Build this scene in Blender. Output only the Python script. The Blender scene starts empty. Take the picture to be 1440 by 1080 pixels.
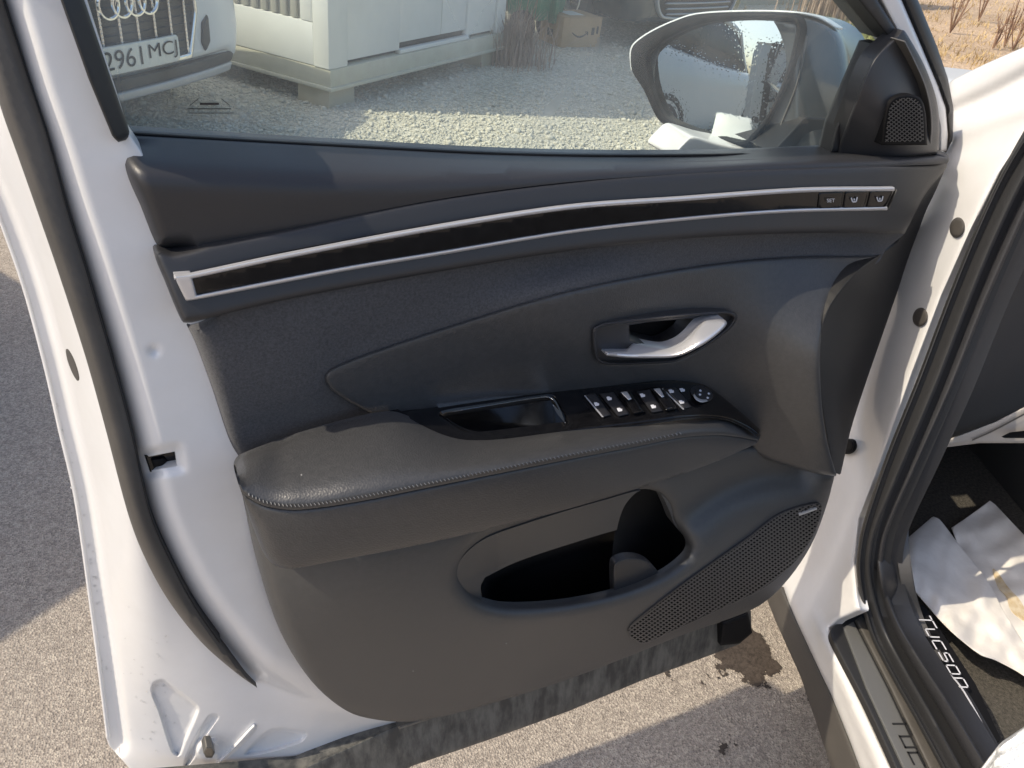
import bpy, math, random
import numpy as np
from mathutils import Vector, Matrix
from mathutils.geometry import delaunay_2d_cdt
random.seed(7); RNG = np.random.default_rng(7)
S = bpy.context.scene
COL = S.collection
rad = math.radians

# ------------------------------------------------------------------ camera
F = 1120.0; CX, CY = 720.0, 540.0
RW = np.array([[0.8947025829696582, -0.16048761885445256, 0.41683451419220324],
               [-0.43319774296859653, -0.539189357706666, 0.72222887786545],
               [0.10884394110071492, -0.8267518132609695, -0.5519369853120581]])   # right, down, forward -> world
EYE = np.array([0.0, -0.652, 1.39])
cd = bpy.data.cameras.new('camera'); cam = bpy.data.objects.new('camera', cd); COL.objects.link(cam)
cd.sensor_fit = 'HORIZONTAL'; cd.sensor_width = 36.0; cd.lens = 36.0 * F / 1440.0
cd.clip_start = 0.02; cd.clip_end = 600
M = Matrix.Identity(4)
for i in range(3):
    M[i][0] = RW[i, 0]; M[i][1] = -RW[i, 1]; M[i][2] = -RW[i, 2]; M[i][3] = EYE[i]
cam.matrix_world = M
S.camera = cam

# ------------------------------------------------------------------ sky, sun, exposure
SUN_EL, SUN_AZ = rad(48), rad(171)          # direction TO the sun, azimuth counter-clockwise from +X
sun_dir = Vector((math.cos(SUN_EL) * math.cos(SUN_AZ), math.cos(SUN_EL) * math.sin(SUN_AZ), math.sin(SUN_EL)))
W = bpy.data.worlds.new('World'); S.world = W; W.use_nodes = True
nt = W.node_tree; nt.nodes.clear()
sky = nt.nodes.new('ShaderNodeTexSky'); sky.sky_type = 'NISHITA'; sky.sun_disc = False
sky.sun_elevation = SUN_EL; sky.sun_rotation = math.pi / 2 - SUN_AZ
sky.dust_density = 3.0; sky.air_density = 0.92; sky.ozone_density = 0.9
bg = nt.nodes.new('ShaderNodeBackground'); bg.inputs[1].default_value = 0.15
wo = nt.nodes.new('ShaderNodeOutputWorld')
nt.links.new(sky.outputs[0], bg.inputs[0]); nt.links.new(bg.outputs[0], wo.inputs[0])
sl = bpy.data.lights.new('sun', 'SUN'); sl.energy = 2.7; sl.angle = rad(0.5); sl.color = (1.0, 0.89, 0.71)
so = bpy.data.objects.new('sun', sl); COL.objects.link(so)
so.rotation_euler = (-sun_dir).to_track_quat('-Z', 'Y').to_euler()
S.view_settings.view_transform = 'Standard'; S.view_settings.look = 'None'
S.view_settings.exposure = 0.62; S.view_settings.gamma = 1.0
S.view_settings.use_curve_mapping = False

# ------------------------------------------------------------------ materials
def mat(name, col, rough=0.5, metal=0.0, spec=0.5, coat=0.0, coat_r=0.05, bump=None, var=None, col2=None, sheen=0.0, stretch=None):
    """bump=(scale, strength, distance, kind); var=(scale, amount) mottles colour towards col2"""
    m = bpy.data.materials.new(name); m.use_nodes = True
    t = m.node_tree; b = t.nodes['Principled BSDF']
    b.inputs['Base Color'].default_value = (*col, 1); b.inputs['Roughness'].default_value = rough
    b.inputs['Metallic'].default_value = metal; b.inputs['Specular IOR Level'].default_value = spec
    b.inputs['Coat Weight'].default_value = coat; b.inputs['Coat Roughness'].default_value = coat_r
    b.inputs['Sheen Weight'].default_value = sheen
    geo = t.nodes.new('ShaderNodeNewGeometry')
    if bump:
        sc, st, di, kind = bump
        if kind == 'voronoi':
            n = t.nodes.new('ShaderNodeTexVoronoi'); out = n.outputs['Distance']
        elif kind == 'weave':
            n = t.nodes.new('ShaderNodeTexWave'); n.inputs['Distortion'].default_value = 1.5; out = n.outputs['Fac']
        else:
            n = t.nodes.new('ShaderNodeTexNoise'); n.inputs['Detail'].default_value = 4; out = n.outputs[0]
        n.inputs['Scale'].default_value = sc
        t.links.new(geo.outputs['Position'], n.inputs['Vector'])
        bp = t.nodes.new('ShaderNodeBump'); bp.inputs['Strength'].default_value = st; bp.inputs['Distance'].default_value = di
        t.links.new(out, bp.inputs['Height']); t.links.new(bp.outputs[0], b.inputs['Normal'])
    if var:
        n = t.nodes.new('ShaderNodeTexNoise'); n.inputs['Scale'].default_value = var[0]; n.inputs['Detail'].default_value = 6
        n.inputs['Roughness'].default_value = 0.65
        if stretch:
            mp = t.nodes.new('ShaderNodeMapping'); mp.inputs['Scale'].default_value = stretch
            t.links.new(geo.outputs['Position'], mp.inputs[0]); t.links.new(mp.outputs[0], n.inputs['Vector'])
        else: t.links.new(geo.outputs['Position'], n.inputs['Vector'])
        r = t.nodes.new('ShaderNodeMapRange'); r.inputs[1].default_value = 0.5 - var[1]; r.inputs[2].default_value = 0.5 + var[1]
        t.links.new(n.outputs[0], r.inputs[0])
        mx = t.nodes.new('ShaderNodeMix'); mx.data_type = 'RGBA'
        mx.inputs[6].default_value = (*col, 1); mx.inputs[7].default_value = (*(col2 or col), 1)
        t.links.new(r.outputs[0], mx.inputs[0]); t.links.new(mx.outputs[2], b.inputs['Base Color'])
        r2 = t.nodes.new('ShaderNodeMapRange'); r2.inputs[3].default_value = max(0.02, rough - 0.06); r2.inputs[4].default_value = min(1, rough + 0.08)
        t.links.new(n.outputs[0], r2.inputs[0]); t.links.new(r2.outputs[0], b.inputs['Roughness'])
    return m

MT = {}
MT['white'] = mat('white_paint', (0.71, 0.705, 0.70), 0.32, coat=0.5, bump=(60, 0.04, 0.002, 'noise'), var=(22, 0.2), col2=(0.68, 0.672, 0.66))
MT['soft'] = mat('soft_black_plastic', (0.027, 0.027, 0.030), 0.40, bump=(1500, 0.25, 0.0004, 'voronoi'), var=(14, 0.2), col2=(0.029, 0.029, 0.031))
MT['hard'] = mat('hard_black_plastic', (0.054, 0.0535, 0.053), 0.44, bump=(1300, 0.3, 0.0004, 'voronoi'), var=(130, 0.22), col2=(0.066, 0.065, 0.064))
MT['side'] = mat('trim_edge_plastic', (0.10, 0.094, 0.087), 0.5, bump=(1300, 0.3, 0.0004, 'voronoi'))
MT['softdark'] = mat('shaded_end_plastic', (0.013, 0.013, 0.014), 0.55, bump=(1500, 0.25, 0.0004, 'voronoi'))  # darker copy of the soft plastic; shade of the turned-away trim end in its colour
MT['fabric'] = mat('dark_woven_fabric', (0.036, 0.036, 0.040), 0.8, bump=(1100, 0.6, 0.0007, 'noise'), var=(420, 0.16), col2=(0.072, 0.072, 0.077), sheen=0.15)
MT['leather'] = mat('black_leatherette', (0.040, 0.0405, 0.042), 0.36, bump=(520, 0.35, 0.0006, 'voronoi'), var=(160, 0.2), col2=(0.052, 0.052, 0.0535))
MT['gloss'] = mat('gloss_black', (0.004, 0.004, 0.005), 0.10, spec=0.3, coat=0.15, var=(90, 0.2), col2=(0.009, 0.009, 0.01))
MT['button'] = mat('button_black', (0.022, 0.022, 0.025), 0.35)
MT['satin'] = mat('satin_metal', (0.66, 0.66, 0.68), 0.32, metal=0.6)
MT['brushed'] = mat('brushed_dark_metal', (0.15, 0.15, 0.145), 0.5, metal=0.3, bump=(900, 0.15, 0.0004, 'noise'))
MT['chrome'] = mat('chrome', (0.85, 0.86, 0.87), 0.12, metal=1.0)
MT['rubber'] = mat('grey_rubber', (0.066, 0.061, 0.055), 0.55, bump=(500, 0.2, 0.0005, 'noise'), var=(25, 0.2), col2=(0.085, 0.078, 0.070))
MT['seal'] = mat('black_rubber_seal', (0.022, 0.022, 0.023), 0.5, bump=(400, 0.15, 0.0005, 'noise'))
MT['dirty'] = mat('dirty_black_cladding', (0.04, 0.041, 0.041), 0.5, bump=(90, 0.3, 0.002, 'noise'), var=(60, 0.12), col2=(0.13, 0.126, 0.112), stretch=(1, 1, 0.16))
MT['brownblack'] = mat('dusty_rocker_plastic', (0.055, 0.050, 0.046), 0.6, bump=(900, 0.3, 0.0005, 'voronoi'), var=(14, 0.2), col2=(0.075, 0.068, 0.060))
MT['dark'] = mat('black_plastic_and_recess_shade', (0.007, 0.007, 0.008), 0.7, spec=0.15, bump=(900, 0.25, 0.0004, 'voronoi'))  # black plastic; also carries the shade of the pocket and handle hollows
MT['mark'] = mat('white_print', (0.60, 0.60, 0.63), 0.5)
MT['thread'] = mat('grey_thread', (0.20, 0.20, 0.20), 0.8)
MT['carpet'] = mat('grey_carpet', (0.045, 0.042, 0.037), 0.95, spec=0.1, bump=(420, 0.9, 0.003, 'noise'), var=(160, 0.18), col2=(0.11, 0.10, 0.085))
MT['paper'] = mat('crumpled_paper', (0.80, 0.76, 0.70), 0.75, bump=(22, 0.35, 0.006, 'noise'), var=(14, 0.2), col2=(0.70, 0.655, 0.59))
MT['stain'] = mat('soiled_paper', (0.55, 0.40, 0.20), 0.8, var=(60, 0.2), col2=(0.75, 0.66, 0.5))
MT['film'] = mat('white_plastic_film', (0.78, 0.80, 0.82), 0.28, bump=(30, 0.8, 0.01, 'noise'))
MT['beige'] = mat('pale_grey_interior', (0.42, 0.39, 0.36), 0.55, bump=(900, 0.2, 0.0004, 'voronoi'))
MT['bolt'] = mat('bolt_steel', (0.20, 0.19, 0.17), 0.4, metal=0.8)
MT['drop'] = mat('water_drop', (0.9, 0.9, 0.9), 0.03, coat=1.0, spec=0.9)
_b = MT['drop'].node_tree.nodes['Principled BSDF']; _b.inputs['Transmission Weight'].default_value = 1.0; _b.inputs['IOR'].default_value = 1.33
MT['cabin'] = mat('cabin_panel', (0.80, 0.81, 0.78), 0.5, var=(3, 0.25), col2=(0.73, 0.74, 0.70))
MT['cabin2'] = mat('cabin_ribbed_panel', (0.47, 0.46, 0.40), 0.6, var=(5, 0.25), col2=(0.42, 0.41, 0.36))
MT['cabinbase'] = mat('cabin_base_cream', (0.60, 0.58, 0.46), 0.6, var=(9, 0.25), col2=(0.50, 0.48, 0.38))
MT['card'] = mat('cardboard', (0.46, 0.31, 0.17), 0.85, var=(18, 0.25), col2=(0.40, 0.265, 0.14))
MT['tape'] = mat('packing_tape', (0.55, 0.50, 0.42), 0.3)
MT['black'] = mat('black_ink', (0.015, 0.015, 0.016), 0.6)
MT['tyre'] = mat('tyre_rubber', (0.02, 0.02, 0.02), 0.8, bump=(120, 0.4, 0.003, 'noise'))
MT['rim'] = mat('alloy', (0.55, 0.56, 0.57), 0.3, metal=0.9)
MT['plate'] = mat('plate_white', (0.74, 0.75, 0.68), 0.4)
MT['blue'] = mat('plate_blue', (0.02, 0.06, 0.4), 0.4)
MT['carwhite'] = mat('parked_car_white', (0.72, 0.74, 0.74), 0.25, coat=0.7)
MT['cardark'] = mat('parked_car_dark', (0.035, 0.042, 0.048), 0.25, coat=0.7, var=(5, 0.25), col2=(0.06, 0.066, 0.068))
MT['carglass'] = mat('car_window_glass', (0.02, 0.025, 0.027), 0.06, spec=0.6)
MT['grille'] = mat('grille_black', (0.02, 0.022, 0.024), 0.35)
MT['silver'] = mat('silver_plastic', (0.42, 0.43, 0.44), 0.4, metal=0.4)
MT['red'] = mat('red_lens', (0.30, 0.015, 0.015), 0.12, coat=0.5)
MT['lens'] = mat('clear_lens', (0.5, 0.52, 0.54), 0.1, metal=0.5)
MT['green'] = mat('green_plastic', (0.07, 0.24, 0.13), 0.45, var=(12, 0.25), col2=(0.05, 0.17, 0.10))
MT['greenwall'] = mat('green_sheet_metal', (0.16, 0.26, 0.19), 0.55, var=(4, 0.25), col2=(0.12, 0.21, 0.15))
MT['weed'] = mat('dead_brown_stems', (0.34, 0.245, 0.19), 0.9, var=(30, 0.25), col2=(0.44, 0.34, 0.27))
MT['straw'] = mat('dry_straw', (0.52, 0.39, 0.20), 0.9, var=(20, 0.25), col2=(0.42, 0.30, 0.14))
MT['grass'] = mat('pale_green_grass', (0.25, 0.29, 0.11), 0.9, var=(20, 0.25), col2=(0.36, 0.33, 0.14))
MT['twig'] = mat('dark_twig', (0.24, 0.15, 0.10), 0.9)
MT['wall'] = mat('pale_rendered_wall', (0.55, 0.53, 0.42), 0.85, bump=(20, 0.3, 0.01, 'noise'), var=(2.5, 0.25), col2=(0.46, 0.45, 0.34))
MT['kerb'] = mat('kerb_concrete', (0.5, 0.46, 0.34), 0.85, bump=(60, 0.4, 0.005, 'noise'), var=(6, 0.25), col2=(0.42, 0.38, 0.28))

def ground_mat(name, c1, c2, c3, fine, mid, bumpd, patch=0.6):
    m = bpy.data.materials.new(name); m.use_nodes = True; t = m.node_tree; b = t.nodes['Principled BSDF']
    b.inputs['Roughness'].default_value = 0.9; b.inputs['Specular IOR Level'].default_value = 0.25
    geo = t.nodes.new('ShaderNodeNewGeometry')
    v = t.nodes.new('ShaderNodeTexVoronoi'); v.inputs['Scale'].default_value = fine
    n = t.nodes.new('ShaderNodeTexNoise'); n.inputs['Scale'].default_value = mid; n.inputs['Detail'].default_value = 8
    n3 = t.nodes.new('ShaderNodeTexNoise'); n3.inputs['Scale'].default_value = patch; n3.inputs['Detail'].default_value = 4
    for q in (v, n, n3): t.links.new(geo.outputs['Position'], q.inputs['Vector'])
    sep = t.nodes.new('ShaderNodeSeparateColor'); t.links.new(v.outputs['Color'], sep.inputs[0])
    cr = t.nodes.new('ShaderNodeValToRGB'); e = cr.color_ramp.elements
    e[0].position = 0.05; e[0].color = (*c1, 1); e[1].position = 0.95; e[1].color = (*c3, 1)
    x = e.new(0.5); x.color = (*c2, 1)
    a = t.nodes.new('ShaderNodeMath'); a.operation = 'MULTIPLY_ADD'; a.inputs[1].default_value = 0.55
    t.links.new(sep.outputs[0], a.inputs[0])
    a2 = t.nodes.new('ShaderNodeMath'); a2.operation = 'MULTIPLY'; a2.inputs[1].default_value = 0.45
    t.links.new(n.outputs[0], a2.inputs[0]); t.links.new(a2.outputs[0], a.inputs[2])
    t.links.new(a.outputs[0], cr.inputs[0])
    hv = t.nodes.new('ShaderNodeMapRange'); hv.inputs[1].default_value = 0.3; hv.inputs[2].default_value = 0.7
    hv.inputs[3].default_value = 0.82; hv.inputs[4].default_value = 1.12
    t.links.new(n3.outputs[0], hv.inputs[0])
    mx = t.nodes.new('ShaderNodeVectorMath'); mx.operation = 'SCALE'
    t.links.new(cr.outputs[0], mx.inputs[0]); t.links.new(hv.outputs[0], mx.inputs['Scale'])
    t.links.new(mx.outputs[0], b.inputs['Base Color'])
    bp = t.nodes.new('ShaderNodeBump'); bp.inputs['Strength'].default_value = 0.8; bp.inputs['Distance'].default_value = bumpd
    t.links.new(v.outputs['Distance'], bp.inputs['Height']); t.links.new(bp.outputs[0], b.inputs['Normal'])
    return m
MT['asphalt'] = ground_mat('worn_asphalt', (0.19, 0.163, 0.138), (0.36, 0.313, 0.265), (0.58, 0.51, 0.42), 260, 45, 0.003)
MT['gravel'] = ground_mat('gravel_ground', (0.36, 0.345, 0.285), (0.53, 0.51, 0.425), (0.70, 0.675, 0.57), 55, 12, 0.012)
MT['dirt'] = ground_mat('dry_earth', (0.32, 0.23, 0.155), (0.46, 0.345, 0.235), (0.58, 0.45, 0.32), 30, 5, 0.02, 0.4)
MT['stone'] = mat('gravel_stone', (0.43, 0.415, 0.345), 0.85, var=(17, 0.22), col2=(0.66, 0.635, 0.54))
MT['wet'] = mat('wet_tar_stain', (0.030, 0.023, 0.018), 0.5, bump=(260, 0.3, 0.002, 'noise'), var=(170, 0.2), col2=(0.095, 0.075, 0.060))

def glass_mat():
    m = bpy.data.materials.new('tinted_window_glass'); m.use_nodes = True; t = m.node_tree; t.nodes.clear()
    out = t.nodes.new('ShaderNodeOutputMaterial')
    tr = t.nodes.new('ShaderNodeBsdfTransparent'); tr.inputs[0].default_value = (0.86, 0.935, 0.895, 1)
    gl = t.nodes.new('ShaderNodeBsdfGlossy'); gl.inputs['Roughness'].default_value = 0.01
    df = t.nodes.new('ShaderNodeBsdfDiffuse'); df.inputs[0].default_value = (0.78, 0.82, 0.76, 1)
    fr = t.nodes.new('ShaderNodeFresnel'); fr.inputs[0].default_value = 1.45
    m1 = t.nodes.new('ShaderNodeMixShader'); m2 = t.nodes.new('ShaderNodeMixShader')
    geo = t.nodes.new('ShaderNodeNewGeometry')
    mp = t.nodes.new('ShaderNodeMapping'); mp.inputs['Scale'].default_value = (1.0, 1.0, 0.55)
    n = t.nodes.new('ShaderNodeTexNoise'); n.inputs['Scale'].default_value = 9; n.inputs['Detail'].default_value = 7; n.inputs['Distortion'].default_value = 0.6
    t.links.new(geo.outputs['Position'], mp.inputs[0]); t.links.new(mp.outputs[0], n.inputs['Vector'])
    r = t.nodes.new('ShaderNodeMapRange'); r.inputs[1].default_value = 0.35; r.inputs[2].default_value = 0.75
    r.inputs[3].default_value = 0.12; r.inputs[4].default_value = 0.36  # diffuse share: dust film, plus reflection haze put into the glass
    t.links.new(n.outputs[0], r.inputs[0])
    t.links.new(r.outputs[0], m1.inputs[0]); t.links.new(tr.outputs[0], m1.inputs[1]); t.links.new(df.outputs[0], m1.inputs[2])
    t.links.new(fr.outputs[0], m2.inputs[0]); t.links.new(m1.outputs[0], m2.inputs[1]); t.links.new(gl.outputs[0], m2.inputs[2])
    t.links.new(m2.outputs[0], out.inputs[0])
    return m
MT['glass'] = glass_mat()
def mirror_mat():
    m = bpy.data.materials.new('speckled_mirror'); m.use_nodes = True; t = m.node_tree; b = t.nodes['Principled BSDF']
    b.inputs['Metallic'].default_value = 1.0; b.inputs['Base Color'].default_value = (0.62, 0.66, 0.66, 1); b.inputs['Roughness'].default_value = 0.015
    geo = t.nodes.new('ShaderNodeNewGeometry'); v = t.nodes.new('ShaderNodeTexVoronoi'); v.inputs['Scale'].default_value = 240
    t.links.new(geo.outputs['Position'], v.inputs['Vector'])
    r = t.nodes.new('ShaderNodeMapRange'); r.inputs[1].default_value = 0.0; r.inputs[2].default_value = 0.35; r.inputs[3].default_value = 1.0; r.inputs[4].default_value = 0.0
    t.links.new(v.outputs['Distance'], r.inputs[0])
    bp = t.nodes.new('ShaderNodeBump'); bp.inputs['Strength'].default_value = 0.05; bp.inputs['Distance'].default_value = 0.0008
    t.links.new(r.outputs[0], bp.inputs['Height']); t.links.new(bp.outputs[0], b.inputs['Normal'])
    return m
MT['mirror'] = mirror_mat()

# ------------------------------------------------------------------ object helpers
WLOC = {}
def wloc(o): return WLOC.get(o.name, Vector((0, 0, 0))) if o else Vector((0, 0, 0))
def tag(o, label=None, cat=None, group=None, kind=None):
    if label: o['label'] = label
    if cat: o['category'] = cat
    if group: o['group'] = group
    if kind: o['kind'] = kind
    return o
def thing(name, label, cat, loc=(0, 0, 0), rz=0.0, group=None):
    o = bpy.data.objects.new(name, None); COL.objects.link(o); o.empty_display_size = 0.1
    o.location = loc; o.rotation_euler = (0, 0, rz); WLOC[o.name] = Vector(loc)
    return tag(o, label, cat, group)
def mk(name, V, Fc, m, parent=None, local=False, smooth=35, kind=None):
    """link ONE mesh object; world-space vertices unless local (then in the parent's own frame)"""
    V = np.asarray(V, float)
    cen = np.zeros(3) if local else (V.min(0) + V.max(0)) / 2
    me = bpy.data.meshes.new(name); me.from_pydata((V - cen).tolist(), [], [tuple(f) for f in Fc]); me.validate()
    me.materials.append(m)
    if smooth:
        me.polygons.foreach_set('use_smooth', [True] * len(me.polygons)); me.set_sharp_from_angle(angle=rad(smooth))
    o = bpy.data.objects.new(name, me); COL.objects.link(o)
    if parent: o.parent = parent
    if not local:
        WLOC[o.name] = Vector(cen); o.location = Vector(cen) - wloc(parent)
    if kind: o['kind'] = kind
    if smooth: o.cycles.shadow_terminator_geometry_offset = 0.25; o.cycles.shadow_terminator_offset = 0.12
    return o
class MB:
    def __init__(s): s.V = []; s.F = []
    def add(s, V, Fc):
        k = len(s.V); s.V += [tuple(v) for v in V]; s.F += [tuple(i + k for i in f) for f in Fc]; return s
    def box(s, x0, x1, y0, y1, z0, z1, b=0.0):
        if b <= 0:
            V = [(x, y, z) for x in (x0, x1) for y in (y0, y1) for z in (z0, z1)]
            return s.add(V, [(0, 1, 3, 2), (4, 6, 7, 5), (0, 4, 5, 1), (2, 3, 7, 6), (0, 2, 6, 4), (1, 5, 7, 3)])
        import bmesh
        bm = bmesh.new(); bmesh.ops.create_cube(bm, size=1)
        for v in bm.verts: v.co = Vector(((x0 + x1) / 2 + v.co.x * (x1 - x0), (y0 + y1) / 2 + v.co.y * (y1 - y0), (z0 + z1) / 2 + v.co.z * (z1 - z0)))
        bmesh.ops.bevel(bm, geom=bm.edges[:], offset=b, segments=2, affect='EDGES', profile=0.5)
        bm.verts.index_update(); V = [tuple(v.co) for v in bm.verts]; Fc = [tuple(v.index for v in f.verts) for f in bm.faces]; bm.free()
        return s.add(V, Fc)
    def tube(s, P, r, n=8, closed=False, flat=None):
        P = [Vector(p) for p in P]; N = len(P); V = []; Fc = []
        rr = r if hasattr(r, '__len__') else [r] * N
        prev = None
        for i, p in enumerate(P):
            d = (P[(i + 1) % N] - P[i - 1]) if closed else (P[min(i + 1, N - 1)] - P[max(i - 1, 0)])
            d.normalize()
            if prev is None: a = d.orthogonal().normalized()
            else:
                a = (prev - d * prev.dot(d)); a = a.normalized() if a.length > 1e-6 else d.orthogonal().normalized()
            prev = a; bb = d.cross(a)
            for k in range(n):
                t = 2 * math.pi * k / n; V.append(p + (a * math.cos(t) + bb * math.sin(t)) * rr[i])
        for i in range(N if closed else N - 1):
            j = (i + 1) % N
            for k in range(n): Fc.append((i * n + k, i * n + (k + 1) % n, j * n + (k + 1) % n, j * n + k))
        if not closed: Fc += [tuple(range(n))[::-1], tuple((N - 1) * n + k for k in range(n))]
        return s.add(V, Fc)
    def build(s, name, m, parent=None, local=False, smooth=35, kind=None): return mk(name, s.V, s.F, m, parent, local, smooth, kind)

# picture ray -> a real surface of the place
def rays(P):
    P = np.asarray(P, float).reshape(-1, 2)
    c = np.column_stack([P[:, 0] - CX, P[:, 1] - CY, np.full(len(P), F)])
    return c @ RW.T
class Plane:
    """surface of the place: vertical or horizontal plane, depth d behind it (away from the viewer)"""
    def __init__(s, n, p0): s.n = np.array(n, float); s.n /= np.linalg.norm(s.n); s.p0 = np.array(p0, float); s.back = -s.n
    def __call__(s, P, d=0.0):
        R = rays(P); t = ((s.p0 - EYE) @ s.n - np.asarray(d)) / (R @ s.n)
        return EYE + R * t[:, None]
    def depth_at_z(s, px, py, z):
        r = rays([(px, py)])[0]; X = EYE + r * ((z - EYE[2]) / r[2]); return float(-(X - s.p0) @ s.n)
DOOR = Plane((0, -1, 0), (0, 0, 0))
a_ = rad(66.5)
BODY = Plane((-math.sin(a_), math.cos(a_), 0), (1.03, 0.05, 0))
def HZ(z): return Plane((0, 0, 1), (0, 0, z))
GROUND = HZ(0)
class Local:
    """domain (u, z) in mm on a vertical front plane: used for parked vehicles"""
    def __init__(s, o, az):
        s.o = np.array(o, float); s.u = np.array([math.cos(az), math.sin(az), 0]); s.back = np.array([-math.sin(az), math.cos(az), 0])
    def __call__(s, P, d=0.0):
        P = np.asarray(P, float).reshape(-1, 2) / 1000.0
        return s.o + P[:, :1] * s.u + np.outer(P[:, 1], [0, 0, 1.0]) + np.outer(np.broadcast_to(np.asarray(d, float), (len(P),)), s.back)
    def uz(s, px, py, d=0.0):
        r = rays([(px, py)])[0]; n = -s.back; t = ((s.o + s.back * d - EYE) @ n) / (r @ n); X = EYE + r * t - s.o
        return (float(X @ s.u) * 1000, float(X[2]) * 1000)

def curve(P, n=8, closed=False, sharp=()):
    """Catmull-Rom through points; points whose index is in sharp stay corners"""
    P = [np.array(p, float) for p in P]; N = len(P); out = []
    for i in range(N if closed else N - 1):
        p1, p2 = P[i], P[(i + 1) % N]
        p0 = P[i - 1] if (closed or i > 0) else 2 * p1 - p2
        p3 = P[(i + 2) % N] if (closed or i + 2 < N) else 2 * p2 - p1
        if i in sharp: p0 = 2 * p1 - p2
        if (i + 1) % N in sharp: p3 = 2 * p2 - p1
        L = np.linalg.norm(p2 - p1)
        m1 = (p2 - p0) / 2; m2 = (p3 - p1) / 2
        for m_ in (m1, m2):
            q = np.linalg.norm(m_)
            if q > L: m_ *= L / q
        for k in range(n):
            t = k / n; t2, t3 = t * t, t ** 3
            out.append((2 * t3 - 3 * t2 + 1) * p1 + (t3 - 2 * t2 + t) * m1 + (-2 * t3 + 3 * t2) * p2 + (t3 - t2) * m2)
    if not closed: out.append(P[-1])
    return np.array(out)
def resample(P, step, closed=False):
    P = np.asarray(P, float)
    if closed: P = np.vstack([P, P[:1]])
    L = np.r_[0, np.cumsum(np.linalg.norm(np.diff(P, axis=0), axis=1))]
    keep = np.r_[True, np.diff(L) > 1e-9]; P, L = P[keep], L[keep]
    n = max(3, int(L[-1] / step)); t = np.linspace(0, L[-1], n + 1)
    Q = np.column_stack([np.interp(t, L, P[:, i]) for i in range(P.shape[1])])
    return Q[:-1] if closed else Q
def pdist(P, poly, closed=True):
    P = np.asarray(P, float); A = np.asarray(poly, float); B = np.roll(A, -1, 0)
    if not closed: A, B = A[:-1], B[:-1]
    out = np.full(len(P), 1e9); D = B - A; L2 = (D ** 2).sum(1) + 1e-12
    for i in range(0, len(P), 2000):
        q = P[i:i + 2000, None, :] - A[None]
        t = np.clip((q * D).sum(2) / L2, 0, 1)
        out[i:i + 2000] = np.sqrt((((q - t[..., None] * D)) ** 2).sum(2)).min(1)
    return out
def inside(P, poly):
    P = np.asarray(P, float); A = np.asarray(poly, float); B = np.roll(A, -1, 0); c = np.zeros(len(P), bool)
    for a, b in zip(A, B):
        m = (a[1] > P[:, 1]) != (b[1] > P[:, 1])
        if m.any():
            x = (b[0] - a[0]) * (P[:, 1] - a[1]) / (b[1] - a[1] + 1e-15) + a[0]; c ^= m & (P[:, 0] < x)
    return c
def sint(x, xs, ys):
    """smooth (C1) interpolation through knots"""
    xs = np.array(xs, float); ys = np.array(ys, float); h = np.diff(xs); d = np.diff(ys) / h
    m = np.zeros(len(xs)); m[1:-1] = (h[1:] * d[:-1] + h[:-1] * d[1:]) / (h[1:] + h[:-1]); m[0], m[-1] = d[0], d[-1]
    x = np.clip(np.asarray(x, float), xs[0], xs[-1]); i = np.clip(np.searchsorted(xs, x) - 1, 0, len(h) - 1)
    t = (x - xs[i]) / h[i]; t2, t3 = t * t, t ** 3
    return (2 * t3 - 3 * t2 + 1) * ys[i] + (t3 - 2 * t2 + t) * h[i] * m[i] + (-2 * t3 + 3 * t2) * ys[i + 1] + (t3 - t2) * h[i] * m[i + 1]
def tps(ctrl):
    C = np.array(ctrl, float); n = len(C); X = C[:, :2] / 500
    def U(r2): return np.where(r2 > 1e-12, r2 * np.log(r2 + 1e-300), 0)
    if n < 3: return lambda P: np.full(len(P), C[:, 2].mean())
    K = U(((X[:, None] - X[None]) ** 2).sum(2)) + np.eye(n) * 1e-5
    Pm = np.column_stack([np.ones(n), X]); A = np.block([[K, Pm], [Pm.T, np.zeros((3, 3))]])
    w = np.linalg.lstsq(A, np.r_[C[:, 2], 0, 0, 0], rcond=None)[0]
    def f(P):
        Q = np.asarray(P, float) / 500
        return U(((Q[:, None] - X[None]) ** 2).sum(2)) @ w[:n] + np.column_stack([np.ones(len(Q)), Q]) @ w[n:]
    return f
def lean(P): return -0.07 * np.clip((np.asarray(P)[:, 1] - 200) / 800, -0.3, 1.15)
def dd(ctrl, ln=True):
    """depth field of a door piece: control points + the lean of the door"""
    f = tps(ctrl) if hasattr(ctrl, '__len__') else (lambda P: np.full(len(P), float(ctrl)))
    return (lambda P: f(P) + lean(P)) if ln else f

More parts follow.
